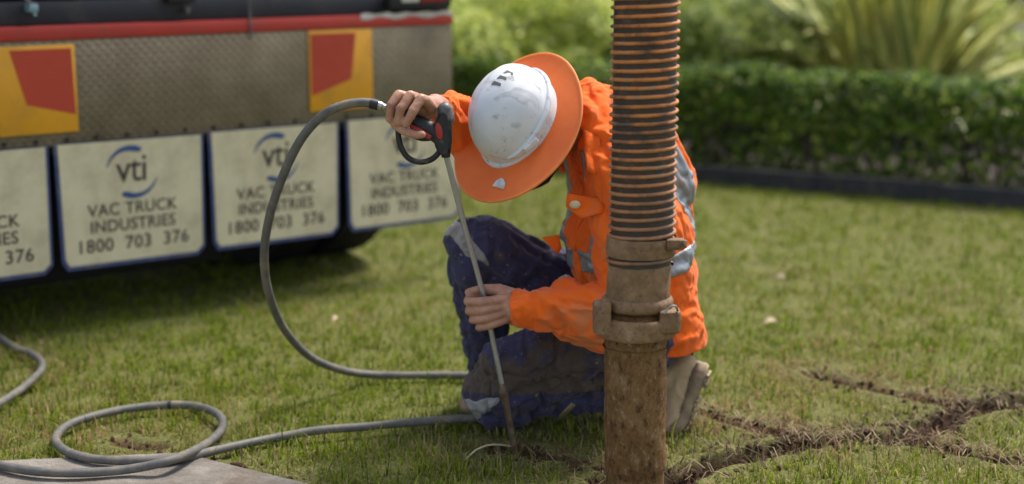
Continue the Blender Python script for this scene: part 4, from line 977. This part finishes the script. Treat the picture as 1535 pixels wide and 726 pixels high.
# collar: rolled band round the neck with points in front
nd = (HEADC-C7).normalized(); e1 = nd.cross(Vector((0, 0, 1))).normalized(); e2 = nd.cross(e1)
cc_ = P(884, 172, 3.70); ring = []
for k in range(16):
    a = 2*math.pi*k/16; ring.append(cc_+e1*math.cos(a)*.074+e2*math.sin(a)*.074)
mb.tube(ring, .019, closed=True, n=10)
mb.chain([P(882, 128, 3.70), P(897, 145, 3.66), P(905, 175, 3.60)], [.024, .030, .026]); mb.chain([P(878, 180, 3.57), P(893, 192, 3.565), P(905, 185, 3.57)], [.016, .018, .018]); mb.chain([P(872, 150, 3.60), P(884, 165, 3.58)], [.020, .024])
def pin_shirt(V):
    cu = gauss(V, Lwr, .055)+gauss(V, Rwr, .06)+gauss(V, cc_, .07); return (.28+.9*cu).clip(0, 1)
V, F, E_ = drape(mb, .0095, 2, PROXY, 26, .19, pin_shirt, 1.0, bend=.02, stiff=.18)
nr = normals(V, F); d = np.zeros(len(V))
# cuff seam groove
s1 = (V-A3(P(768, 464, 3.475)))@A3((Lel-Lwr).normalized()); sm = (gauss(V, Lwr, .13) > .25)*np.exp(-((s1-.045)/.005)**2)*.004; d -= sm
V = V+nr*d[:, None]
dirty = .13*gauss(V, P(850, 480, 3.45), .16)+.10*gauss(V, P(960, 460, 3.5), .12)+.02
shirt = link('shirt', np_mesh('shirt', V, F, mat=M_shirt, smooth=True, extra={'dirty': dirty}), None, man)
SV, SF = V, F; SN_ = normals(V, F)
def patch(name, V, F, nrm, mask, mat, parent, thick=.0022):
    fm = mask[F].mean(1) > .5; f = F[fm]
    if len(f) == 0: print('EMPTY', name); return
    # one object per separate piece
    lab = np.arange(len(V))
    while True:
        mn = lab[f].min(1); old = lab.copy()
        for k in range(4): np.minimum.at(lab, f[:, k], mn)
        lab = lab[lab]
        if (lab == old).all(): break
    fl_ = lab[f[:, 0]]; ids, cn = np.unique(fl_, return_counts=True)
    if len(ids) > 1:
        for i_ in ids[(cn > 25)]:
            mk = np.zeros(len(V)); 
            patch1(name, V, f[fl_ == i_], nrm, mat, parent, thick)
        return
    return patch1(name, V, f, nrm, mat, parent, thick)
def patch1(name, V, f, nrm, mat, parent, thick):
    u, inv = np.unique(f, return_inverse=True); f2 = inv.reshape(f.shape); top = V[u]+nrm[u]*thick; bot = V[u]-nrm[u]*.002; n = len(u)
    ed = np.concatenate([f2[:, [0, 1]], f2[:, [1, 2]], f2[:, [2, 3]], f2[:, [3, 0]]]); key = {}
    es = np.sort(ed, 1); _, idx, cnt = np.unique(es, axis=0, return_index=True, return_counts=True); be = ed[idx[cnt == 1]]
    # straighten the rim
    be_v = np.unique(be); E2 = be; q_ = relax(np.concatenate([top, bot]), np.concatenate([E2, E2+n]), 6, .5); top = q_[:n]; bot = q_[n:]
    side = np.c_[be[:, 1], be[:, 0], be[:, 0]+n, be[:, 1]+n]
    return link(name, np_mesh(name, np.concatenate([top, bot]), np.concatenate([f2, f2[:, ::-1]+n, side]), mat=mat, smooth=True), None, parent)
def pix(V):
    q = V-np.array([0, 0, CH]); zc = q[:, 1]*CS-q[:, 2]*SN; yc = q[:, 1]*SN+q[:, 2]*CS
    return 767.5+FPX*q[:, 0]/zc, 363-FPX*yc/zc
ax_t = A3((P(930, 310, 3.76)-P(962, 430, 3.77)).normalized()); o1 = A3(P(940, 388, 3.77))
sv = (SV-o1)@ax_t+.03*((SV-o1)@A3(lat)); uu = (SV-o1)@A3(lat); armx = np.minimum(np.linalg.norm(SV-A3(lerp(Lsh, Lel, .5)), axis=1), 9)
def seg_d(V, a, b_):
    a = A3(a); b_ = A3(b_); ab = b_-a; t_ = ((V-a)@ab/(ab@ab)).clip(0, 1); return np.linalg.norm(V-(a+t_[:, None]*ab), axis=1), t_
dL, tL = seg_d(SV, Lsh, Lel); dF, tF = seg_d(SV, Lel, Lwr); dR, tR = seg_d(SV, Rsh, Rel); dR2, _ = seg_d(SV, Rel, Rwr)
notarm = (dL > .083) & (dF > .070) & (dR > .09) & (dR2 > .08)
fl = (SV-o1)@A3(fwd)
patch('reflective_tape', SV, SF, SN_, ((np.abs(sv-.34*fl.clip(0)) < .027) & notarm).astype(float), M_tape, shirt)
fl = (SV-o1)@A3(fwd)
for sgn in (1, -1):
    patch('reflective_tape', SV, SF, SN_, ((np.abs(uu-.085*sgn-.02) < .024) & notarm & (sv > .03) & (sv < .33)).astype(float), M_tape, shirt)
# front placket, pocket flap and buttons
pl_ = (np.abs(uu-.01) < .017) & (fl > .03) & (sv > -.10) & (sv < .30) & notarm
patch('placket', SV, SF, SN_, pl_.astype(float), M_shirt, shirt, .003)
# open collar leaves
M_shirtp = M_shirt
def leafcloth(pts, name, th=.003):
    bm = bmesh.new(); vs = [bm.verts.new(p) for p in pts]; bm.faces.new(vs); bmesh.ops.triangulate(bm, faces=bm.faces); 
    bmesh.ops.subdivide_edges(bm, edges=list(bm.edges), cuts=3, use_grid_fill=True); bm.normal_update()
    for v in bm.verts: v.co += v.normal*float(noise(np.array([v.co*25]))[0])*.006
    r_ = bmesh.ops.solidify(bm, geom=list(bm.faces), thickness=th); me = bpy.data.meshes.new(name); bm.to_mesh(me); bm.free()
    me.polygons.foreach_set('use_smooth', [True]*len(me.polygons)); return link(name, me, M_shirt, shirt)
leafcloth([P(876, 196, 3.555), P(898, 205, 3.55), P(905, 250, 3.53), P(892, 262, 3.50), P(880, 255, 3.505), P(876, 225, 3.53)], 'collar_point')
leafcloth([P(850, 290, 3.52), P(905, 300, 3.515), P(906, 318, 3.50), P(872, 328, 3.50), P(848, 310, 3.51)], 'pocket_flap')
mb = MB(); mb.ball(P(862, 307, 3.502), (.013, .004, .010), None, 12); mb.build('badge', M_flap, shirt)
leafcloth([P(812, 356, 3.60), P(838, 352, 3.60), P(842, 372, 3.60), P(836, 382, 3.60)], 'shirt_tail')

def seg_d2(V, a, b_):
    a = A3(a); b_ = A3(b_); ab = b_-a; t_ = ((V-a)@ab/(ab@ab)).clip(0, 1); return np.linalg.norm(V-(a+t_[:, None]*ab), axis=1), t_
# trousers
mb = MB()
mb.chain([HipL, lerp(HipL, KnL, .5)+Vector((0, 0, .01)), KnL+Vector((.03, 0, .015)), KnL+Vector((-.012, 0, -.005))], [.115, .100, .088, .068])
mb.chain([P(742, 535, 3.62), P(800, 520, 3.62)], [.052, .060]); mb.chain([P(712, 592, 3.66), P(730, 610, 3.66), P(770, 606, 3.67)], [.040, .052, .056])
mb.chain([KnL+Vector((0, 0, -.01)), lerp(KnL, AnL, .35)+Vector((0, 0, .0)), lerp(KnL, AnL, .7), P(992, 572, 3.745)], [.066, .074, .066, .056])
mb.lathe([(.050, 0), (.056, .004), (.058, .05), (.052, .07)], P(1004, 560, 3.745), P(940, 572, 3.73)-P(1004, 560, 3.745), 24)
mb.chain([HipR, lerp(HipR, KnR, .5), KnR+Vector((.03, 0, -.008)), KnR], [.115, .098, .078, .066]); mb.chain([KnR+Vector((.01, 0, -.02)), lerp(KnR, AnR, .3), lerp(KnR, AnR, .65), lerp(KnR, AnR, .97)], [.066, .070, .064, .056])
mb.chain([KnR+Vector((-.002, -.02, -.01)), KnR+Vector((.01, -.02, -.06))], [.055, .054])
mb.chain([HipL, HipR, P(975, 480, 3.84)], [.12, .12, .12]); mb.ball(P(985, 500, 3.80), .115)
V, F, E_ = drape(mb, .0095, 2, PROXY, 26, .24, lambda V: (.30+.6*gauss(V, KnR, .05)).clip(0, 1), .6, bend=.02, stiff=.18)
nr = normals(V, F); d = np.zeros(len(V))
for a_, b2_ in ((P(772, 590, 3.58), P(838, 574, 3.59)), (P(838, 574, 3.59), P(912, 556, 3.61))):
    dd_, _t = seg_d2(V, a_, b2_); d = np.minimum(d, -.017*np.exp(-(dd_/.024)**2))      # crease between thigh and shin
dd_, _t = seg_d2(V, P(770, 440, 3.76), P(838, 400, 3.76)); d = np.minimum(d, -.018*np.exp(-(dd_/.02)**2))
V = V+nr*d[:, None]; V[:, 2] = np.maximum(V[:, 2], .004)
x_, y_ = pix(V)
dk, tk = seg_d(V, HipL, KnL); dirty = .20*np.exp(-((dk-.09).clip(0)/.04)**2)*(V[:, 2] > .12)*(tk > .15)+.16*gauss(V, KnL, .10)-.03*gauss(V, KnR, .2)-.02
trousers = link('trousers', np_mesh('trousers', V, F, mat=M_navyc, smooth=True, extra={'dirty': dirty}), None, man); TV, TF, TN = V, F, normals(V, F)
M_patch = simple('worn_knee_grey', (.34, .33, .33), .8, var=.12, vscale=40, bmp=.001, dirt=(.16, .13, .11), dscale=22, dlo=.5, dhi=.68)
def poly_mask(x, y, pts):
    ins = np.zeros(len(x), bool); n = len(pts)
    for i in range(n):
        (x1, y1), (x2, y2) = pts[i], pts[(i+1) % n]; c = ((y1 > y) != (y2 > y)) & (x < (x2-x1)*(y-y1)/(y2-y1+1e-9)+x1); ins ^= c
    return ins
nz = noise(TV*45)*3
m1 = poly_mask(x_+nz, y_+nz, [(662, 345), (672, 328), (690, 332), (702, 350), (716, 370), (728, 382), (734, 400), (715, 390), (700, 386), (690, 372), (674, 352), (664, 356)]) & (TN[:, 1] < .2) & (TV[:, 1] < KnR.y+.05)
patch('knee_patch', TV, TF, TN, m1.astype(float), M_patch, trousers, .0012)
m2 = poly_mask(x_+nz, y_+nz, [(692, 598), (712, 600), (735, 594), (752, 594), (748, 606), (728, 622), (712, 630), (702, 618)]) & (TN[:, 1] < .3)
patch('knee_patch', TV, TF, TN, m2.astype(float), M_patch, trousers, .0012)

# boots
M_suede = simple('tan_suede', (.50, .37, .215), .9, var=.12, vscale=20, bmp=.001, bscale=250, dirt=(.20, .13, .075), dscale=10, dlo=.48, dhi=.72)
M_sole = simple('boot_sole', (.33, .25, .15), .85, var=.15, vscale=25, bmp=.0015, bscale=120, dirt=(.13, .09, .06), dscale=12, dlo=.45, dhi=.7)
def boot(heel, ball_, toe, ankle, side, name_l=None):
    heel, ball_, toe, ankle = map(Vector, (heel, ball_, toe, ankle)); side = side.normalized()
    mb = MB(); up = (ankle-heel).normalized(); ax1 = (ball_-heel).normalized(); nrm = side.cross(ax1).normalized()
    if nrm.dot(ankle-heel) < 0: nrm = -nrm
    mb.chain([ankle+nrm*.04, ankle, heel+nrm*.042+ax1*.030], [.050, .050, .042]); mb.chain([heel+nrm*.034+ax1*.03, lerp(heel, ball_, .5)+nrm*.036, ball_+nrm*.034, toe+nrm*.028-(toe-ball_)*.25], [.037, .038, .036, .028])
    for s_ in (-1, 1): mb.chain([ball_+nrm*.022+side*.016*s_, lerp(ball_, toe, .6)+nrm*.022+side*.012*s_], [.028, .024])
    mb.chain([ankle+nrm*.055+side*.0, ankle+nrm*.050], [.050, .051])
    V, F, E_ = fuse(mb, .004, 4); V += normals(V, F)*(noise(V*22)*.004+folds(V, side, 20, .003, 5))[:, None]
    b_ = link('boot', np_mesh('boot', V, F, mat=M_suede, smooth=True), None, man)
    # sole: outline extruded along the tread normal, bent at the ball
    mb = MB(); st = [(0, heel, .6), (.06, lerp(heel, ball_, .10), .95), (.2, lerp(heel, ball_, .35), .98), (.4, lerp(heel, ball_, .65), .9), (.6, ball_, 1.2), (.8, lerp(ball_, toe, .5), 1.18), (.93, lerp(ball_, toe, .85), .9), (1, toe, .5)]
    vs = []; n2 = (toe-ball_).normalized(); nt_ = side.cross(n2).normalized(); nt_ = -nt_ if nt_.dot(nrm) < 0 else nt_
    for u, c, wv in st:
        nn_ = nrm if u < .5 else (nrm+nt_).normalized() if u < .7 else nt_
        hh = .030 if u < .35 else .020
        for s_ in (-1, 1): vs += [c+side*.037*wv*s_+nn_*.020, c+side*.037*wv*s_-nn_*(hh-.012)]
    fs = []
    for i in range(len(st)-1):
        a = i*4; b2 = a+4; fs += [(a, a+2, b2+2, b2), (a+1, b2+1, b2+3, a+3), (a, b2, b2+1, a+1), (a+2, a+3, b2+3, b2+2)]
    e_ = (len(st)-1)*4; fs += [(0, 1, 3, 2), (e_, e_+2, e_+3, e_+1)]; mb.add(vs, fs)
    me = mb.mesh('sole', True, 50); bm = bmesh.new(); bm.from_mesh(me); bmesh.ops.bevel(bm, geom=list(bm.edges), offset=.004, segments=2, affect='EDGES'); bm.to_mesh(me); bm.free()
    me.polygons.foreach_set('use_smooth', [True]*len(me.polygons)); so_ = link('sole', me, M_sole, b_)
    for i in range(1, 9):
        u = i/8; c = lerp(heel, ball_, u*1.25) if u < .8 else lerp(ball_, toe, (u-.8)*3.5); 
        if .32 < u < .5: continue
        nn_ = nrm if u < .8 else nt_
        MB().box(c-nn_*(.024 if u < .35 else .0145), (.062, .010, .008), Matrix((side, (side.cross(nn_)).normalized(), nn_)).transposed(), .002).build('tread_bar', M_sole, so_)
    return b_
gt = G(1012, 652)
sd_ = Vector((-.25, -.96, .05))
boot(P(1052, 545, 3.70), P(1030, 628, 3.67), P(1010, 648, 3.655), P(1003, 562, 3.72), sd_)
boot((.03, 3.92, .025), (-.075, 3.80, .018), (-.122, 3.76, .020), AnR+Vector((0.01, 0, .02)), Vector((.7, -.7, 0)))

# hard hat with wide sun brim
M_hat, t, b = nodes_of('white_hat_shell')
n1 = tex(t, 7, 5, .6); r1 = ramp(t, n1.outputs[0], [(.3, (.62, .65, .70)), (.6, (.74, .76, .80))]); n2 = tex(t, 26, 7, .75); k = ramp(t, n2.outputs[0], [(.57, (0, 0, 0)), (.66, (.8, .8, .8))])
n3 = tex(t, 5, 3, .5, stretch=(1, 3, 1)); n3.inputs['Distortion'].default_value = 1.5; k3 = ramp(t, n3.outputs[0], [(.56, (0, 0, 0)), (.60, (.45, .45, .45)), (.66, (0, 0, 0))])
o_ = mix(t, k.outputs[0], r1.outputs[0], (.40, .37, .34)); o_ = mix(t, k3.outputs[0], o_, (.30, .30, .31)); t.links.new(o_, b.inputs['Base Color']); b.inputs['Roughness'].default_value = .35
n4 = tex(t, 60, 4, .6); k4 = ramp(t, n4.outputs[0], [(.70, (0, 0, 0)), (.74, (1, 1, 1))]); t.links.new(mix(t, k4.outputs[0], o_, (.12, .09, .07)), b.inputs['Base Color'])
M_brim, t, b = nodes_of('orange_brim_plastic')
n1 = tex(t, 9, 6, .65); r1 = ramp(t, n1.outputs[0], [(.3, (.78, .14, .025)), (.55, (.86, .175, .028)), (.8, (.82, .24, .07))]); n4 = tex(t, 34, 6, .75); k4 = ramp(t, n4.outputs[0], [(.62, (0, 0, 0)), (.75, (.7, .7, .7))])
t.links.new(mix(t, k4.outputs[0], r1.outputs[0], (.38, .17, .09)), b.inputs['Base Color']); b.inputs['Roughness'].default_value = .55; bump(t, b, n4.outputs[0], .0006)
M_pipe2 = simple('orange_edge_binding', (.92, .27, .06), .6)
M_vent = simple('vent_shadow_plastic', (.12, .12, .125), .7)
SHF, SHL, SHH = .119, .098, .130; OFF = -.032
def shell_pt(a, ph, k=1.0):
    # a around from front, ph from rim (0) to crown (pi/2)
    cp, sp_ = max(0, math.cos(ph))**.80, math.sin(ph)**.95 if ph > 0 else 0
    f = math.cos(a); l = math.sin(a); fr = SHF*(1.02 if f > 0 else 1.0)
    ll_ = abs(l*cp*SHL); ridge = .0055*(1/(1+math.exp((ll_-.030)/.0022)))*min(1, math.sin(ph)*2.2)-.003*math.exp(-((ll_-.062)/.006)**2)*math.sin(ph)
    return H(OFF+f*cp*fr*k, l*cp*SHL*k, (SHH*sp_+.006+ridge)*k)
mb = MB(); na, npp = 72, 26; vs = []; fs = []
rim = [(1.09, -.004), (1.095, .0), (1.08, .005), (1.03, .010)]
for kf, hh in rim:
    for i in range(na):
        a = 2*math.pi*i/na; ex = .012*max(0, math.cos(a))**3 if kf > 1.05 else 0
        vs.append(H(OFF+math.cos(a)*(SHF*1.0*kf+ex-.012), math.sin(a)*(SHL*kf-.009), hh))
for j in range(npp):
    ph = math.pi/2*j/npp
    for i in range(na): vs.append(shell_pt(2*math.pi*i/na, ph))
vs.append(shell_pt(0, math.pi/2)); R_ = len(rim)+npp
for j in range(R_-1):
    for i in range(na): fs.append((j*na+i, j*na+(i+1) % na, (j+1)*na+(i+1) % na, (j+1)*na+i))
for i in range(na): fs.append(((R_-1)*na+i, (R_-1)*na+(i+1) % na, R_*na))
fs.append(tuple(range(na))[::-1]); mb.add(vs, fs); hat = mb.build('hard_hat', M_hat, man, angle=60)
# raised gutter round the lower edge, heavier toward the back and left side
mb = MB(); pts = []
for i in range(41):
    a = math.radians(28+160*i/40); pts.append(shell_pt(a, .14+.10*math.sin(i/40*math.pi), 1.02))
mb.tube(pts, [.001+.0065*math.sin(math.pi*(i+.5)/41)**.4 for i in range(41)], n=10); mb.build('gutter', M_hat, hat)
mb = MB(); c = shell_pt(math.radians(62), .14, 1.03); mb.box(c, (.034, .016, .020), Matrix((HF, HL, HU)).transposed() @ Matrix.Rotation(math.radians(-28), 3, 'Z'), .004); cl_ = mb.build('clip', M_hat, hat)
mb = MB(); c = shell_pt(math.radians(56), .16, 1.07); mb.box(c, (.018, .012, .014), Matrix((HF, HL, HU)).transposed() @ Matrix.Rotation(math.radians(-28), 3, 'Z'), .003); mb.build('clip', M_hat, hat)
# three vents on the crown
for k_ in range(3):
    f0 = -.052-.019*k_; 
    def sp2(f, l):
        r_ = min(.98, math.hypot((f-OFF)/SHF, l/SHL)); a = math.atan2(l/SHL, (f-OFF)/SHF); ph = math.acos(min(1, r_**(1/.80))); return shell_pt(a, ph, 1.0)
    wv = .0125-.001*k_; l0 = .010+.004*k_; pts = [sp2(f0+.0055, l0-wv), sp2(f0+.003, l0+wv), sp2(f0-.004, l0+wv*.8), sp2(f0-.0055, l0-wv*.75)]
    n_ = (sp2(f0, l0)-H(OFF, 0, 0)).normalized(); mb = MB(); mb.prism([p-n_*.004 for p in pts], n_*.0052); mb.build('vent', M_vent, hat, smooth=False)
# brim: one moulded ring drooping at the sides
BF, BL = .194, .160; OFB = -.012
V = []; F = []; nr_, na = 14, 96
def brim_pt(a, k, lift=0):
    f = math.cos(a); l = math.sin(a); ri_f, ri_l = SHF*.97, SHL*.97; fr = ri_f+(BF-ri_f)*k; lr = ri_l+(BL-ri_l)*k; of = OFF+(OFB-OFF)*k
    wob = .004*math.sin(3*a+.7)*k; dr = -.018*k*k*l*l-.006*k*k*f*f+.010*k*k*max(0, -f)**3
    return H(of+f*fr*(1.04 if f < 0 else 1), l*lr*(1-.07*max(0, l)*max(0, f+.35)/1.0), -.002+dr+wob+lift)
for lay in (0, 1):
    for j in range(nr_+1):
        for i in range(na):
            kq = j/nr_; V.append(brim_pt(2*math.pi*i/na, kq, -.0035*lay+(.0015 if (kq > .93 and lay == 0) else 0)))
n1_ = (nr_+1)*na
for lay in (0, 1):
    for j in range(nr_):
        for i in range(na):
            q_ = (j*na+i, j*na+(i+1) % na, (j+1)*na+(i+1) % na, (j+1)*na+i); F.append(tuple(x+lay*n1_ for x in (q_ if lay == 0 else q_[::-1])))
for i in range(na):
    a_, b2 = nr_*na+i, nr_*na+(i+1) % na; F.append((a_, b2, b2+n1_, a_+n1_)); F.append(((i+1) % na, i, i+n1_, (i+1) % na+n1_))
mb = MB(); mb.add(V, F); br = mb.build('brim', M_brim, hat, angle=60)
mb = MB(); mb.tube([brim_pt(2*math.pi*i/96, 1.0, -.0015) for i in range(96)], .0036, n=8, closed=True); mb.build('brim_piping', M_pipe2, hat)
mb = MB(); c = .162
pl2 = [(-.016, -.0), (-.012, .016), (-.004, .0235), (.004, .0235), (.012, .016), (.016, .0)]
pts = [H(.143-v, u+.038, -.0015) for u, v in pl2]; mb.prism(pts, HU*.0045); mb.build('front_tab', M_hat, hat, smooth=False)
# hat strap under the chin
mb = MB(); mb.tube(catmull([H(-.01, .082, -.01), H(.012, .074, -.07), H(.048, .045, -.128), H(.06, 0, -.14)], 8), .003, n=6); mb.build('chin_strap', M_black, man)
#PART5

# ------------------------------------------------------------------ small things on the lawn
M_dry = simple('dry_leaf', (.62, .50, .32), .7, var=.15, vscale=60)
def fallen_leaf(px, py, ln, rz, label, group='pale leaves fallen on the lawn'):
    p = G(px, py, .03); mb = MB(); n = 8; top = []; bot = []
    for i in range(n+1):
        u = i/n; wv = ln*.26*math.sin(math.pi*u)**.8; zz_ = .014*math.sin(u*3)+.004; top.append((ln*(u-.5), wv, zz_+.006)); bot.append((ln*(u-.5), -wv, zz_))
    mid = [(ln*(i/n-.5), 0, .014*math.sin(i/n*3)-.001) for i in range(n+1)]
    vs = top+mid+bot; fs = []
    for i in range(n): fs += [(i, i+1, n+2+i, n+1+i), (n+1+i, n+2+i, 2*n+3+i, 2*n+2+i)]
    mb.add(vs, fs); mb.tube([(-ln*.5, 0, .002), (-ln*.75, .004, -.004)], .001, n=5); me = mb.mesh('fallen_leaf'); o = link('fallen_leaf', me, M_dry)
    o.location = p; o.rotation_euler = (.1, 0, rz); tag(o, label, 'leaf', group)
fallen_leaf(1155, 488, .052, .15, 'curled pale leaf on the lawn right of the worker')
fallen_leaf(1169, 421, .050, -.5, 'small brownish leaf on the lawn farther back towards the hedge')
fallen_leaf(503, 484, .030, .9, 'tiny tan leaf on the grass inside the arc of grey hose')
M_stalk = simple('straw_stalk', (.55, .46, .28), .7)
mb = MB(); mb.tube(catmull([G(697, 690, .006), G(712, 676, .018), G(730, 668, .026), G(748, 667, .022), G(772, 670, .01)], 6), [.0022]*24+[.0012], n=6)
tag(mb.build('dry_stalk', M_stalk), 'bent straw coloured stalk arching beside the lance tip', 'stalk')
mb = MB(); a = P(857, 604, 3.52); c = G(829, 632, .004); mb.prism([a, a+Vector((.004, 0, -.004)), c+Vector((.014, 0, -.002)), c], (0, .002, 0)); mb.prism([a+Vector((.006, .01, -.006)), a+Vector((.009, .01, -.010)), c+Vector((.022, .008, -.002)), c+Vector((.012, .008, 0))], (0, .002, 0))
o = mb.build('dry_grass', M_stalk, smooth=False); tag(o, 'pale dry grass blades leaning against the kneeling shin', 'grass blade')
